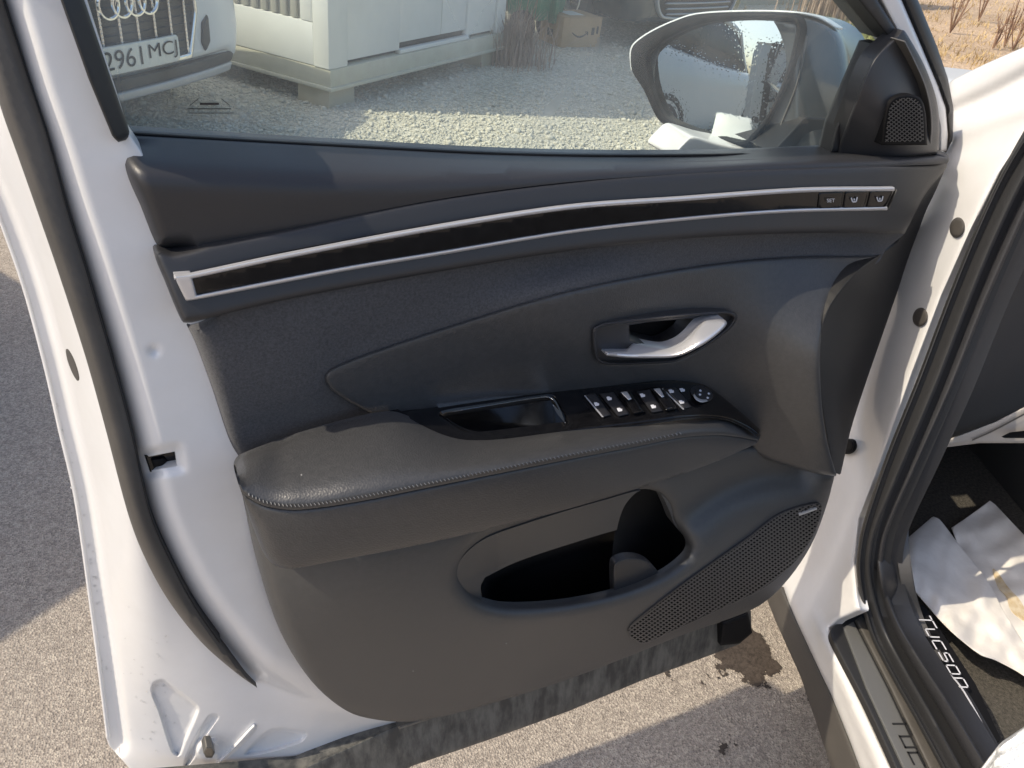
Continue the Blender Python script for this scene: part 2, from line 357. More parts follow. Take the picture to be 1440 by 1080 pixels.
def slab(name, out, depth, m, parent=None, edge=(5, 0.004), back=0.02, sp=10, holes=(), surf=DOOR, ew=None, smooth=40, extra=None, kind=None):
    out = resample(np.asarray(out, float), sp * 0.55, True)
    holes = [resample(np.asarray(h, float), sp * 0.5, True) for h in holes]
    allb = [out] + holes
    def D(P):
        d = pdist(P, out)
        for h in holes: d = np.minimum(d, pdist(P, h))
        return d
    def ins(P):
        k = inside(P, out)
        for h in holes: k &= ~inside(P, h)
        return k
    lo, hi = out.min(0), out.max(0); pts = []
    e = edge[0]
    if e > 0:
        for b in allb:
            T = np.roll(b, -1, 0) - np.roll(b, 1, 0); Nn = np.column_stack([-T[:, 1], T[:, 0]]); Nn /= np.linalg.norm(Nn, axis=1)[:, None] + 1e-12
            for t in (0.12, 0.32, 0.6, 1.0):
                for sgn in (1, -1):
                    q = b + Nn * (sgn * e * t); k = ins(q); q = q[k]
                    if len(q): q = q[D(q) > e * t * 0.93]
                    if len(q): pts.append(q)
    gx = np.arange(lo[0], hi[0], sp); gy = np.arange(lo[1], hi[1], sp * 0.87)
    X, Y = np.meshgrid(gx, gy); X = X + (np.arange(len(gy)) % 2)[:, None] * sp / 2
    g = np.column_stack([X.ravel(), Y.ravel()]); g = g[ins(g)] if len(g) else g
    if len(g): g = g[D(g) > max(e * 1.25, sp * 0.4)]
    if extra is not None:
        q = extra[ins(extra)]; q = q[D(q) > 2.5]
        if len(g): g = g[np.array([((q - w_) ** 2).sum(1).min() > (sp * .6) ** 2 for w_ in g])] if len(q) else g
        pts.append(q)
    pts.append(g)
    I = np.vstack([p for p in pts if len(p)]) if any(len(p) for p in pts) else np.zeros((0, 2))
    B = np.vstack(allb); nB = len(B); E = []; k0 = 0
    for b in allb:
        E += [(k0 + i, k0 + (i + 1) % len(b)) for i in range(len(b))]; k0 += len(b)
    ve = [Vector(p) for p in np.vstack([B, I])]
    V2, _, F2, *_ = delaunay_2d_cdt(ve, E, [], 0, 1e-5)
    V2 = np.array([tuple(v) for v in V2]); F2 = [tuple(f) for f in F2]
    cen = np.array([V2[list(f)].mean(0) for f in F2]); k = ins(cen); F2 = [f for f, q in zip(F2, k) if q]
    d = D(V2); dep = depth(V2) if callable(depth) else np.full(len(V2), float(depth))
    if e > 0 and edge[1]:
        x = 1 - np.clip(d / e, 0, 1); w = 1.0 if ew is None else ew(V2)
        dep = dep + edge[1] * (1 - np.sqrt(np.clip(1 - x * x, 0, 1))) * w
    P3 = surf(V2, dep)
    f0 = F2[0]; tri = P3[list(f0)]
    A = np.array([P3[list(f)][:3] for f in F2]); nn = np.cross(A[:, 1] - A[:, 0], A[:, 2] - A[:, 0]).sum(0)
    if nn @ surf.back > 0: F2 = [f[::-1] for f in F2]
    if back:
        cnt = {}
        for f in F2:
            for i in range(len(f)): cnt[(f[i], f[(i + 1) % len(f)])] = 1
        be = [q for q in cnt if (q[1], q[0]) not in cnt]
        idx = {}; ext = []
        for q in be:
            for v in q:
                if v not in idx:
                    idx[v] = len(P3) + len(ext); ext.append(P3[v] + surf.back * back)
        P3 = np.vstack([P3, np.array(ext)]); F2 = F2 + [(q[1], q[0], idx[q[0]], idx[q[1]]) for q in be]
    return mk(name, P3, F2, m, parent, smooth=smooth, kind=kind)
def band(P, w, n=6, smooth=True):
    """outline of a strip of width w (number or list) along P"""
    P = np.asarray(P, float); W_ = np.asarray(w, float) if hasattr(w, '__len__') else np.full(len(P), float(w))
    Q = curve(np.column_stack([P, W_]), n) if smooth else np.column_stack([P, W_])
    T = np.gradient(Q[:, :2], axis=0); N = np.column_stack([-T[:, 1], T[:, 0]]); N /= np.linalg.norm(N, axis=1)[:, None] + 1e-9
    return np.vstack([Q[:, :2] + N * Q[:, 2:] / 2, (Q[:, :2] - N * Q[:, 2:] / 2)[::-1]])
def ell(cx, cy, rx, ry, rot=0, n=20):
    t = np.linspace(0, 2 * np.pi, n, endpoint=False); c, s_ = math.cos(rot), math.sin(rot)
    return np.column_stack([cx + rx * np.cos(t) * c - ry * np.sin(t) * s_, cy + rx * np.cos(t) * s_ + ry * np.sin(t) * c])
def strips(name, segs, w, depth, m, parent, surf=DOOR, h=0.0012, kind='stuff'):
    """many thin raised bars as one mesh (perforated grilles, stitches)"""
    mb = MB(); todo = list(segs)
    while todo:
        a, b = todo.pop()
        a = np.array(a, float); b = np.array(b, float); t = b - a; L = np.linalg.norm(t)
        if L < 1e-6: continue
        n = np.array([-t[1], t[0]]) / L * w / 2
        k_ = max(1, int(L / 16))
        if k_ > 1:
            for i_ in range(k_): todo.append((a + t * i_ / k_, a + t * (i_ + 1) / k_))
            continue
        q = np.array([a + n, b + n, b - n, a - n]); dp = depth(q) if callable(depth) else np.full(4, float(depth))
        lo = surf(q, dp + h); hi = surf(q * 0.86 + q.mean(0) * 0.14 if L < 1.6 * w else np.array([a + n * .6, b + n * .6, b - n * .6, a - n * .6]), dp)
        mb.add(np.vstack([lo, hi]), [(4, 5, 6, 7), (0, 1, 5, 4), (1, 2, 6, 5), (2, 3, 7, 6), (3, 0, 4, 7)])
    return mb.build(name, m, parent, smooth=0, kind=kind)
def text_mesh(txt, name, m, parent, o, u, v, width, height, lift=0.0, shear=0.0):
    cu = bpy.data.curves.new('t', 'FONT'); cu.body = txt; cu.extrude = 0.0; cu.shear = shear
    ob = bpy.data.objects.new('t', cu); COL.objects.link(ob); bpy.context.view_layer.update()
    me = bpy.data.meshes.new_from_object(ob.evaluated_get(bpy.context.evaluated_depsgraph_get()))
    V = np.array([q.co[:] for q in me.vertices]); Fc = [tuple(p.vertices) for p in me.polygons]
    bpy.data.objects.remove(ob); bpy.data.curves.remove(cu); bpy.data.meshes.remove(me)
    V[:, 0] = (V[:, 0] - V[:, 0].min()) / np.ptp(V[:, 0]) * width; V[:, 1] = (V[:, 1] - V[:, 1].min()) / np.ptp(V[:, 1]) * height
    o = np.array(o, float); u = np.array(u, float); v = np.array(v, float); n = np.cross(u, v)
    P3 = o + V[:, :1] * u + V[:, 1:2] * v + n * lift
    return mk(name, P3, Fc, m, parent, smooth=0)
# ------------------------------------------------------------------ the setting
def sheet(name, pts, z, m, step=None):
    o = mk(name, [(x, y, z) for x, y in pts], [tuple(range(len(pts)))], m, smooth=0); return tag(o, kind='structure')
sheet('ground', [(-300, -300), (300, -300), (300, 300), (-300, 300)], -0.008, MT['dirt'])
sheet('asphalt', [(-14, -14), (9, -14), (9, 2.9), (-14, 2.9)], 0.0, MT['asphalt'])
edge_g = [(9.6, 9.0), (8.9, 7.6), (8.3, 6.2), (7.6, 4.9), (7.1, 3.9), (7.4, 2.6)]
sheet('gravel', [(-14, 2.7), (7.4, 2.7)] + edge_g[::-1][1:] + [(9.6, 16), (-14, 16)], 0.004, MT['gravel'])

# ------------------------------------------------------------------ white SUV: door, body side, interior
suv = thing('suv', 'white SUV seen up close with its black trimmed front door swung open', 'car', (1.0, -0.05, 0.0))
# --- outlines of the open door
OUT = [(-178, -190), (-106, 0), (-45, 200), (0, 315), (30, 400), (60, 510), (82, 605), (104, 700), (125, 845), (140, 960), (150, 1040)]
SL = [(-96, -190), (-40, 0), (0, 148), (26, 222), (52, 296), (81, 380), (119, 498), (147, 598), (178, 716), (199, 774), (234, 840), (283, 903), (333, 947), (360, 966)]
SR = [(-55, -190), (7, 0), (43, 111), (70, 193), (98, 296), (124, 380), (161, 508), (187, 606), (213, 720), (240, 784), (277, 853), (313, 905), (345, 950), (362, 968)]
outc = curve(OUT, 6); slc = curve(SL, 6); src = curve(SR, 6)
midc = (resample(slc, 4)[:240] + resample(src, 4)[:240]) / 2 if False else np.array([(np.array(a) + b) / 2 for a, b in zip(SL, SR)])
midext = curve(np.vstack([midc, [(420, 992), (500, 1012), (600, 1016)]]), 6)
REC = [  # pressed recesses in the lower corner (polygon, depth)
    ([(215, 960), (226, 955), (234, 957), (277, 990), (280, 1000), (262, 1042), (252, 1064), (240, 1056), (222, 1000), (212, 975)], 0.0062),
    ([(293, 1006), (304, 1004), (308, 1009), (290, 1036), (270, 1072), (258, 1080), (266, 1052)], 0.0062),
    ([(356, 1018), (362, 1022), (352, 1036), (322, 1064), (305, 1080), (300, 1076), (330, 1046)], -0.0062),
    ([(384, 1024), (428, 1028), (432, 1034), (424, 1044), (380, 1058), (344, 1062), (356, 1044)], 0.0062)]
def shell_depth(P):
    ds = pdist(P, midext, False); do = pdist(P, outc, False)
    poly = np.vstack([midext, [(640, 1300), (-400, 1300), (-400, -200)]]); left = inside(P, poly)
    t = ds / (ds + np.maximum(do - 26, 0) + 1e-6)
    fade = np.clip((P[:, 0] - 380) / 160, 0, 1)
    wl = 20 + 40 * np.clip((P[:, 1] - 700) / 300, 0, 1)
    yl = 0.056 + 0.056 * np.clip(t, 0, 1) ** 1.6 - 0.012 * np.exp(-((do - 70) / 40) ** 2) * np.clip((1010 - P[:, 1]) / 220, 0, 1)
    # the rim falls away towards the hem, a ledge of its own
    yl = yl + 0.016 / (1 + np.exp((do - 26) / 2.0))
    yr = 0.024 + 0.032 * np.clip(1 - (ds - 12) / 44, 0, 1) ** 2
    y = np.where(left, yl, yr)
    mixw = np.clip((P[:, 0] - 350) / 130, 0, 1); mixw = mixw * mixw * (3 - 2 * mixw)
    ym = 0.044 - 0.012 * np.tanh((np.where(left, -ds, ds)) / 22)
    y = y * (1 - mixw) + ym * mixw
    for poly_, dz in REC:
        ins_ = inside(P, curve(poly_, 4, True)); d = pdist(P, curve(poly_, 4, True))
        y = y + dz * np.where(ins_, (lambda q: q * q * (3 - 2 * q))(np.clip(d / 5.0, 0, 1)), 0)
    # latch pocket and a small dimple
    y = y + 0.004 * np.exp(-((P[:, 0] - 217) ** 2 + (P[:, 1] - 493) ** 2) / 40)
    y = y + 0.006 * np.exp(-(pdist(P, [(203, 640), (248, 633), (252, 656), (212, 664)]) / 7) ** 2)
    # round dish for the bolt
    rr = np.hypot((P[:, 0] - 291) / 15, (P[:, 1] - 1053) / 13); y = y - 0.006 * np.clip(1.25 - rr, 0, 0.3) / 0.3
    return y + lean(P)
shell_out = list(outc) + [(154, 1050), (160, 1056), (185, 1084), (200, 1100), (420, 1088), (560, 1018), (640, 990), (640, 960), (560, 950), (430, 880), (390, 760), (350, 640),
                          (290, 440), (240, 330), (200, 215), (183, 190), (122, 0), (60, -190)]
latch_hole = [(206, 643), (246, 635), (249, 655), (214, 661)]
recx = []
for poly_, _dz in REC:
    rp = resample(curve(poly_, 4, True), 1.7, True); T_ = np.roll(rp, -1, 0) - np.roll(rp, 1, 0); N_ = np.column_stack([-T_[:, 1], T_[:, 0]]); N_ /= np.linalg.norm(N_, axis=1)[:, None] + 1e-9
    cpoly = curve(poly_, 4, True)
    for off in (-5.2, -3.4, -1.7, 0.0, 1.6):
        for sg_ in (1, -1):
            q = rp + N_ * off * sg_; ii = inside(q, cpoly); dq = pdist(q, cpoly)
            recx.append(q[(ii == (off < 0)) & (np.abs(dq - abs(off)) < 0.35)] if off else (rp if sg_ == 1 else np.zeros((0, 2))))
recx = np.vstack(recx)
door = slab('door', shell_out, shell_depth, MT['white'], suv, edge=(3, 0.002), back=0.03, sp=5, holes=[latch_hole], smooth=60, extra=recx)
slab('door_hem', band([(p[0] + 3, p[1]) for p in OUT], 7), lambda P: 0.126 + lean(P), MT['white'], door, edge=(3, 0.003), back=0.015, sp=6)
slab('door_seal', np.vstack([slc, src[::-1]]), lambda P: 0.026 + lean(P), MT['rubber'], door, edge=(14, 0.022), back=0.03, sp=6, smooth=60)
slab('seal_lip', band([np.array(p) + (-3, 0) for p in SR[1:-2]], [4] * len(SR[1:-2])), lambda P: 0.034 + lean(P), MT['seal'], door, edge=(2, 0.003), sp=5)
slab('latch', [(203, 640), (248, 633), (252, 656), (211, 665)], lambda P: 0.040 + lean(P), MT['gloss'], door, edge=(3, 0.003), sp=4)
slab('latch_claw', [(212, 646), (230, 643), (236, 648), (228, 656), (216, 657)], lambda P: 0.036 + lean(P), MT['dark'], door, edge=(3, 0.004), sp=4)
slab('drain_plug', ell(102, 513, 5, 25, -0.35), lambda P: shell_depth(P) - 0.0015, MT['rubber'], door, edge=(3, 0.002), sp=4)
slab('bolt_head', ell(294, 1058, 8.5, 9, 0, 6), lambda P: shell_depth(np.array([[305., 1075.]])) [0] - 0.016 + 0 * P[:, 0], MT['bolt'], door, edge=(3, 0.004), sp=4, back=0.016)
# rain drops clinging to the lower corner
mb = MB()
for k in range(70):
    if k < 40: px = 198 + RNG.normal(20, 22); py = 955 + RNG.normal(20, 60)
    else: px = RNG.uniform(128, 146) + 8 * (k % 2); py = RNG.uniform(560, 960); px = np.interp(py, [560, 720, 850, 960], [78, 118, 140, 152]) + RNG.normal(0, 4)
    if py > 1070 or px < 60: continue
    P0 = np.array([[px, py]]); c = DOOR(P0, shell_depth(P0) - 0.0002)[0]; r = RNG.uniform(0.0007, 0.0017)
    vs = []; fs = []
    for i, (q, h) in enumerate(((1, 0), (0.8, .5), (0.45, .85))):
        for j in range(7):
            t = 2 * math.pi * j / 7; vs.append(c + np.array([r * q * math.cos(t), -r * h * .7, r * q * 1.25 * math.sin(t)]))
    vs.append(c + np.array([0, -r * .7, 0]))
    for i in range(2):
        for j in range(7): fs.append((i * 7 + j, i * 7 + (j + 1) % 7, (i + 1) * 7 + (j + 1) % 7, (i + 1) * 7 + j))
    for j in range(7): fs.append((14 + j, 14 + (j + 1) % 7, 21))
    mb.add(vs, fs)
mb.build('water_drops', MT['drop'], door, kind='stuff')
# black rubber skirt along the door's lower edge
skirt = [(120, 1110), (420, 1082), (560, 1018), (700, 972), (900, 900), (1040, 852), (1056, 858), (1057, 888), (1040, 906), (900, 958), (800, 1000), (700, 1036), (580, 1077), (520, 1110)]
slab('lower_skirt', skirt, dd([(420, 1080, .035), (1050, 860, .03), (1050, 900, .02), (580, 1075, .02), (800, 930, .035)]), MT['dirty'], door, edge=(4, 0.004), sp=8)
slab('skirt_lip', band([(560, 1024), (700, 978), (900, 908), (1050, 862)], 4), dd(.020), MT['dirty'], door, edge=(3, 0.004), sp=6)
slab('skirt_end_clip', [(1016, 876), (1052, 862), (1058, 890), (1040, 905), (1012, 908)], dd(.012), MT['dark'], door, edge=(5, 0.005), sp=5)

# --- window: frame, glass, sail
win = slab('door_window', [(40, -190), (150, 200), (700, 226), (1000, 226), (1215, 216), (1250, 60), (1110, -190)], 0.075, MT['glass'], suv, edge=(0, 0), back=0, sp=60)
slab('window_frame', [(14, -190), (85, 0), (124, 110), (158, 192), (166, 200), (180, 196), (183, 188), (118, 0), (57, -190)], dd([(85, 0, .012), (160, 190, .010), (110, 0, .022), (180, 190, .022)], False), MT['seal'], win, edge=(5, 0.006), sp=8, back=0.05)
slab('window_frame', [(1085, -190), (1206, 0), (1255, 60), (1262, 44), (1234, 0), (1120, -190)], 0.045, MT['seal'], win, edge=(5, 0.006), sp=8, back=0.05)
slab('belt_seal', band([(172, 188), (300, 196), (480, 206), (700, 217), (850, 220), (1000, 219), (1120, 215), (1210, 208)], 4), 0.062, MT['dark'], win, edge=(2, 0.003), sp=8, back=0.002)
slab('upper_frame', [(1122, -190), (1237, 0), (1262, 48), (1290, 96), (1312, 140), (1320, 180), (1320, 214), (1331, 212), (1333, 190), (1330, 152), (1318, 118), (1292, 56), (1268, 0), (1155, -190)], 0.05, MT['white'], win, edge=(6, 0.008), sp=7, back=0.05)
slab('frame_seal', [(1157, -190), (1268, 0), (1292, 56), (1318, 118), (1330, 152), (1333, 190), (1330, 216), (1340, 196), (1341, 152), (1333, 110), (1318, 66), (1291, 0), (1182, -190)], 0.055, MT['seal'], win, edge=(9, 0.012), sp=6, back=0.04)
# glass marks etched in the corner
for k, q in enumerate([band([(262, 153), (326, 153)], 1.2, smooth=False), band([(281, 146), (308, 146)], 3.0, smooth=False), band([(266, 149), (280, 138)], 0.8, smooth=False),
                       band([(310, 138), (324, 149)], 0.8, smooth=False), band([(264, 159), (330, 159)], 0.9, smooth=False)]):
    slab('etched_mark', q, 0.0735, MT['button'], win, edge=(0, 0), back=0, sp=6)
sail = slab('sail_trim', curve([(1262, 50), (1270, 42), (1279, 54), (1300, 92), (1316, 136), (1321, 176), (1318, 216), (1260, 222), (1176, 222), (1180, 205), (1200, 150), (1228, 84)], 5, True, sharp=(6, 8)),
            dd([(1262, 50, .03), (1320, 170, .03), (1180, 210, .05), (1245, 150, .012), (1300, 200, .012)], False), MT['soft'], suv, edge=(4, 0.004), sp=6)
slab('glass_run', [(1226, 62), (1240, 60), (1240, 76), (1200, 160), (1186, 214), (1166, 216), (1176, 176)], 0.052, MT['seal'], sail, edge=(5, 0.006), sp=6)
slab('tweeter_surround', curve([(1252, 142), (1272, 133), (1294, 138), (1302, 160), (1304, 204), (1240, 204), (1244, 170)], 5, True, sharp=(4, 5)), dd(0.006, False), MT['dark'], sail, edge=(3, 0.004), sp=5)
tw = curve([(1254, 146), (1272, 138), (1291, 142), (1298, 162), (1299, 199), (1245, 199), (1248, 172)], 5, True, sharp=(4, 5))
def hatch(poly, pitch, ang, off=0.0):
    c, s_ = math.cos(ang), math.sin(ang); R_ = np.array([[c, s_], [-s_, c]]); Q = poly @ R_.T; out = []
    for y in np.arange(Q[:, 1].min() + off, Q[:, 1].max(), pitch):
        A = Q; B = np.roll(Q, -1, 0); xs = []
        for a, b in zip(A, B):
            if (a[1] > y) != (b[1] > y): xs.append((b[0] - a[0]) * (y - a[1]) / (b[1] - a[1]) + a[0])
        xs.sort()
        for i in range(0, len(xs) - 1, 2): out.append((np.array([xs[i], y]) @ R_, np.array([xs[i + 1], y]) @ R_))
    return out
strips('tweeter_mesh', hatch(tw, 4.4, 0.62) + hatch(tw, 4.4, -0.70), 1.3, 0.0042, MT['side'], sail)
slab('sail_piping', band([(1272, 58), (1284, 82), (1300, 118), (1308, 150), (1310, 180), (1308, 208)], 2.4), 0.014, MT['side'], sail, edge=(1, 0.001), sp=4)

# --- door trim
trim = thing('door_trim', None, None, (0.5, -0.03, 0.75)); trim.parent = suv; trim.location = Vector((0.5, -0.03, 0.75)) - wloc(suv)
lw = lambda P: np.clip((300 - P[:, 0] + (P[:, 1] - 400) * 0.28) / 40, 0, 1)
seam = [(242, 356), (400, 325), (600, 283), (800, 256), (1000, 242), (1150, 236), (1332, 230)]
T1 = [(157, 206), (164, 196), (180, 192)] + [(300, 199), (480, 209), (700, 220), (850, 223), (1000, 222), (1120, 218), (1215, 213), (1318, 212), (1333, 218), (1331, 230)] + seam[::-1][1:] + [(216, 351), (192, 288), (174, 246)]
def t1_depth(P):
    crest = sint(P[:, 0], [180, 300, 500, 700, 900, 1100, 1330], [244, 250, 256, 250, 240, 230, 222])
    top = sint(P[:, 0], [180, 300, 480, 700, 850, 1000, 1200, 1330], [192, 199, 209, 220, 223, 222, 213, 212])
    t = (crest - P[:, 1]) / np.maximum(crest - top, 8)
    led = 0.062 * np.log1p(np.exp(5 * (np.clip(t, -3, 1.1) - 0.18))) / 4.3
    fall = 0.012 * np.log1p(np.exp(np.clip((P[:, 1] - crest) / 12, -20, 20))) * 0.12
    return led - 0.002 + fall * 0.6 + lean(P) * 0.5
def wT1(P): return np.clip((262 - P[:, 0] + (P[:, 1] - 300) * 0.35) / 30, 0, 1) * np.clip((P[:, 1] - 196) / 14, 0, 1)
_ut = slab('upper_trim', curve(T1, 5, True, sharp=(2, 13, 14, 20, 21)), t1_depth, MT['soft'], trim, edge=(24, 0.045), ew=wT1, sp=2.6, back=0.03, smooth=80)
_ut.cycles.shadow_terminator_geometry_offset = 0.0
T2low = [(268, 454), (400, 422), (600, 385), (800, 353), (1000, 333), (1180, 327), (1272, 329)]
T2 = seam + [(1330, 238), (1302, 272), (1272, 329)] + T2low[::-1][1:] + [(256, 452), (232, 396), (217, 354)]
slab('decor_panel', curve(T2, 5, True, sharp=(0, 6, 9, 15)), dd([(240, 360, .002), (800, 262, .0), (1320, 235, .004), (250, 405, -.006), (800, 310, -.008), (1260, 280, -.006), (270, 450, -.012), (800, 350, -.014), (1260, 325, -.008)]),
     MT['soft'], trim, edge=(9, 0.010), ew=lambda P: 0.35 + 0.65 * np.clip((290 - P[:, 0]) / 30, 0, 1), sp=7, back=0.035)
up = [(245, 391), (268, 389), (400, 361), (613, 321), (800, 292), (960, 280), (1127, 268), (1258, 266)]
lo = [(262, 421), (277, 418), (480, 379), (613, 357), (800, 326), (960, 308), (1100, 297), (1248, 293)]
sdep = dd([(250, 405, -.012), (800, 310, -.014), (1260, 280, -.012)])
slab('chrome_trim', band(up, [5, 6.5, 6.5, 6.5, 6, 6, 6, 6]), sdep, MT['satin'], trim, edge=(2.4, 0.0026), sp=4, back=0.003)
slab('chrome_trim', band(lo, [5, 6.5, 6.5, 6, 5.5, 5.5, 5.5, 5.5]), sdep, MT['satin'], trim, edge=(2.4, 0.0026), sp=4, back=0.003)
slab('chrome_end_cap', [(245, 389), (269, 387), (272, 396), (278, 419), (262, 424), (254, 408)], sdep, MT['satin'], trim, edge=(3, 0.003), sp=4)
inl = [(268, 391)] + [(x, y) for x, y in up[2:]] + [(1262, 266), (1250, 294)] + [(x, y) for x, y in lo[::-1][1:-2]] + [(277, 418)]
slab('gloss_inlay', inl, lambda P: sdep(P) + 0.002, MT['gloss'], trim, edge=(2, 0.001), sp=8, back=0.01)
for q in ([(1152, 270), (1186, 268.5), (1182, 292.5), (1149, 293.5)], [(1189, 268.4), (1221, 267.6), (1215, 291.6), (1185, 292.4)], [(1224, 267.5), (1257, 267.2), (1246, 290.8), (1218, 291.5)]):
    slab('memory_button', np.array(q) + [0, 1.2], lambda P: sdep(P) + 0.0008, MT['gloss'], trim, edge=(1.5, 0.0012), sp=5, back=0.004)
def door_text(txt, px, py, w, h, dep, name, m, shear=0.0):
    a = DOOR([(px, py), (px + w, py - w * 0.02), (px, py - h)], dep); u = (a[1] - a[0]); v = a[2] - a[0]
    wd, ht = np.linalg.norm(u), np.linalg.norm(v)
    return text_mesh(txt, name, m, trim, a[0], u / wd, v / ht, wd, ht, 0.0, shear)
door_text('SET', 1163, 284.5, 11, 5, -0.0143 - 0.007, 'set_lettering', MT['mark'])
for cx, cy in ((1201, 281), (1237, 280)):
    segs = [((cx - 4, cy - 3), (cx - 2, cy + 3)), ((cx - 2, cy + 3), (cx + 3, cy + 2.5)), ((cx + 3, cy + 2.5), (cx + 4.5, cy - 4)), ((cx, cy - 2), (cx + .6, cy + 1))]
    strips('seat_icon', segs, 2.0, lambda P: sdep(P) - 0.001, MT['mark'], trim, kind=None)
# smooth pull panel
T4 = [(457, 530), (468, 517), (520, 496), (650, 453), (800, 409), (960, 377), (1100, 361), (1240, 359), (1206, 384), (1168, 432), (1154, 482), (1155, 560), (1163, 620), (1177, 670), (1140, 664), (1066, 640), (1040, 600), (1000, 566), (930, 552), (800, 560), (700, 574), (600, 588), (552, 592), (500, 570), (466, 548)]
T4c = curve(T4, 5, True, sharp=(7, 13))
hb = np.array([(80, 230), (90, 200), (125, 175), (200, 148), (600, 95), (1050, 55), (1280, 48), (1345, 75), (1352, 125), (1290, 210), (1100, 350), (900, 458), (780, 500), (400, 520), (200, 517), (130, 492), (95, 400)]) / 6.26 + [820, 430]
rc = np.array([(112, 250), (140, 205), (210, 175), (600, 128), (1050, 85), (1260, 78), (1318, 96), (1318, 128), (1262, 200), (1080, 335), (890, 440), (775, 478), (400, 498), (210, 495), (150, 470), (122, 400)]) / 6.26 + [820, 430]
hbc = curve(hb, 4, True); rcc = curve(rc, 4, True)
# woven insert
T3 = T2low + [(1246, 350), (1230, 372), (1060, 400), (800, 470), (620, 560), (600, 640), (400, 700), (346, 704), (338, 664), (318, 622), (296, 548), (272, 482), (258, 452)]
T4D = dd([(457, 530, .004), (650, 455, .000), (960, 380, .002), (1230, 362, .004), (1155, 490, -.060), (1160, 600, -.068), (1175, 668, -.062), (1040, 420, -.004), (1050, 560, -.004),
     (800, 480, -.012), (900, 420, -.008), (800, 560, .014), (560, 580, .010), (950, 530, .010), (1060, 630, -.004), (650, 590, .016)])
t3b = dd([(268, 456, .008), (800, 355, .010), (1240, 335, .010), (310, 600, .012), (650, 430, .006), (900, 370, .007), (440, 560, .012), (340, 668, .020), (410, 636, .032), (480, 612, .034), (560, 596, .034)])
def t3d(P):
    w = np.exp(-(pdist(P, T4c) / 34) ** 2) * np.clip((P[:, 0] - 440) / 60, 0, 1) * np.clip((560 - P[:, 1]) / 40, 0, 1)
    return t3b(P) * (1 - w) + (T4D(P) + 0.004) * w
slab('fabric_insert', curve(T3, 5, True, sharp=(0, 6, 7)), lambda P: t3d(P) + 0.045 * np.clip(pdist(P, T4c) / 90, 0, 1) * inside(P, T4c), MT['fabric'], trim, edge=(20, 0.030), ew=lambda P: np.clip((372 - P[:, 0] + (P[:, 1] - 650) * .3) / 36, 0, 1), sp=8, back=0.02)
slab('pull_panel', T4c, T4D, MT['leather'], trim, edge=(6, 0.006), sp=8, back=0.012, holes=[rcc])
# trim end that turns to the hinge
T5 = [(1333, 228), (1316, 268), (1300, 302), (1251, 442), (1200, 592), (1182, 668), (1172, 664), (1160, 600), (1152, 540), (1152, 480), (1166, 430), (1206, 380), (1240, 356), (1262, 340), (1270, 326), (1284, 296), (1300, 268), (1322, 238)]
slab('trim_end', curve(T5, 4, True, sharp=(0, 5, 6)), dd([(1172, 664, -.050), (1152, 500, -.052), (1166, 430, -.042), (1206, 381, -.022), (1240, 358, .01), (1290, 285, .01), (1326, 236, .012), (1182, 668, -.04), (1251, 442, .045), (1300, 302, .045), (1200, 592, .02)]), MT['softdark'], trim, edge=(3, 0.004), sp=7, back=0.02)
# inner pull handle
hdep = dd([(835, 460, -.016), (1030, 440, -.010), (940, 510, -.008), (850, 510, -.010), (930, 470, -.012)])
slab('handle_bezel', hbc, lambda P: hdep(P) - 0.001, MT['soft'], trim, edge=(3, 0.003), sp=4, holes=[rcc], back=0.05)
cav = np.array([(405, 172), (600, 142), (1000, 112), (1042, 112), (990, 182), (920, 268), (830, 334), (740, 372), (640, 360), (480, 322), (410, 300)]) / 6.26 + [820, 430]
cavc = curve(cav, 4, True, sharp=(0, 10))
slab('handle_recess', rcc + (rcc - rcc.mean(0)) * 0.04, lambda P: hdep(P) + 0.007, MT['soft'], trim, edge=(2, 0.003), sp=3, holes=[cavc], back=0.03)
slab('handle_cavity', cavc + (cavc - cavc.mean(0)) * 0.05, lambda P: hdep(P) + 0.046, MT['dark'], trim, edge=(0, 0), sp=4, back=0)  # same trim plastic, blackened in colour for the shade inside the hollow
hd = np.array([(185, 400), (300, 393), (382, 383), (432, 318), (470, 318), (560, 338), (680, 360), (745, 362), (850, 325), (930, 265), (1000, 185), (1060, 128), (1090, 118), (1238, 120), (1266, 160), (1205, 232), (1080, 330), (950, 402), (850, 442), (760, 458), (600, 462), (380, 458), (205, 440)]) / 6.26 + [820, 430]
slab('door_handle', curve(hd, 4, True, sharp=(0, 22)), dd([(850, 496, -.020), (900, 500, -.024), (945, 498, -.034), (980, 475, -.040), (1020, 450, -.030), (895, 482, -.005), (950, 490, -.030)]), MT['satin'], trim, edge=(5, 0.008), sp=3, back=0.012, smooth=60)

# armrest
A1 = [(330, 658), (338, 644), (400, 620), (470, 598), (550, 582), (600, 598), (660, 612), (800, 606), (900, 594), (980, 585), (1030, 586), (1058, 600), (1070, 614)]
A2 = [(1064, 624), (1000, 652), (900, 686), (750, 729), (600, 764), (470, 789), (404, 800), (376, 786), (356, 742), (340, 698)]
def arm_depth(P):
    st = sint(P[:, 0], [330, 345, 370, 420, 500, 700, 900, 980, 1020, 1070], [676, 692, 706, 711, 700, 660, 621, 608, 609, 617])
    tp = sint(P[:, 0], [330, 338, 400, 470, 550, 660, 800, 900, 980, 1030, 1070], [658, 644, 620, 598, 582, 600, 590, 580, 575, 580, 612])
    t = np.clip((P[:, 1] - tp) / np.maximum(st - tp, 8), 0, 1)
    amp = sint(P[:, 0], [330, 420, 950, 1070], [0.062, 0.085, 0.072, 0.030])
    y = -0.002 - amp * (1 - (1 - t) ** 1.5)
    und = np.clip((P[:, 1] - st) / 80, 0, 1.2)
    return y + 0.012 * und ** 1.6 + lean(P)
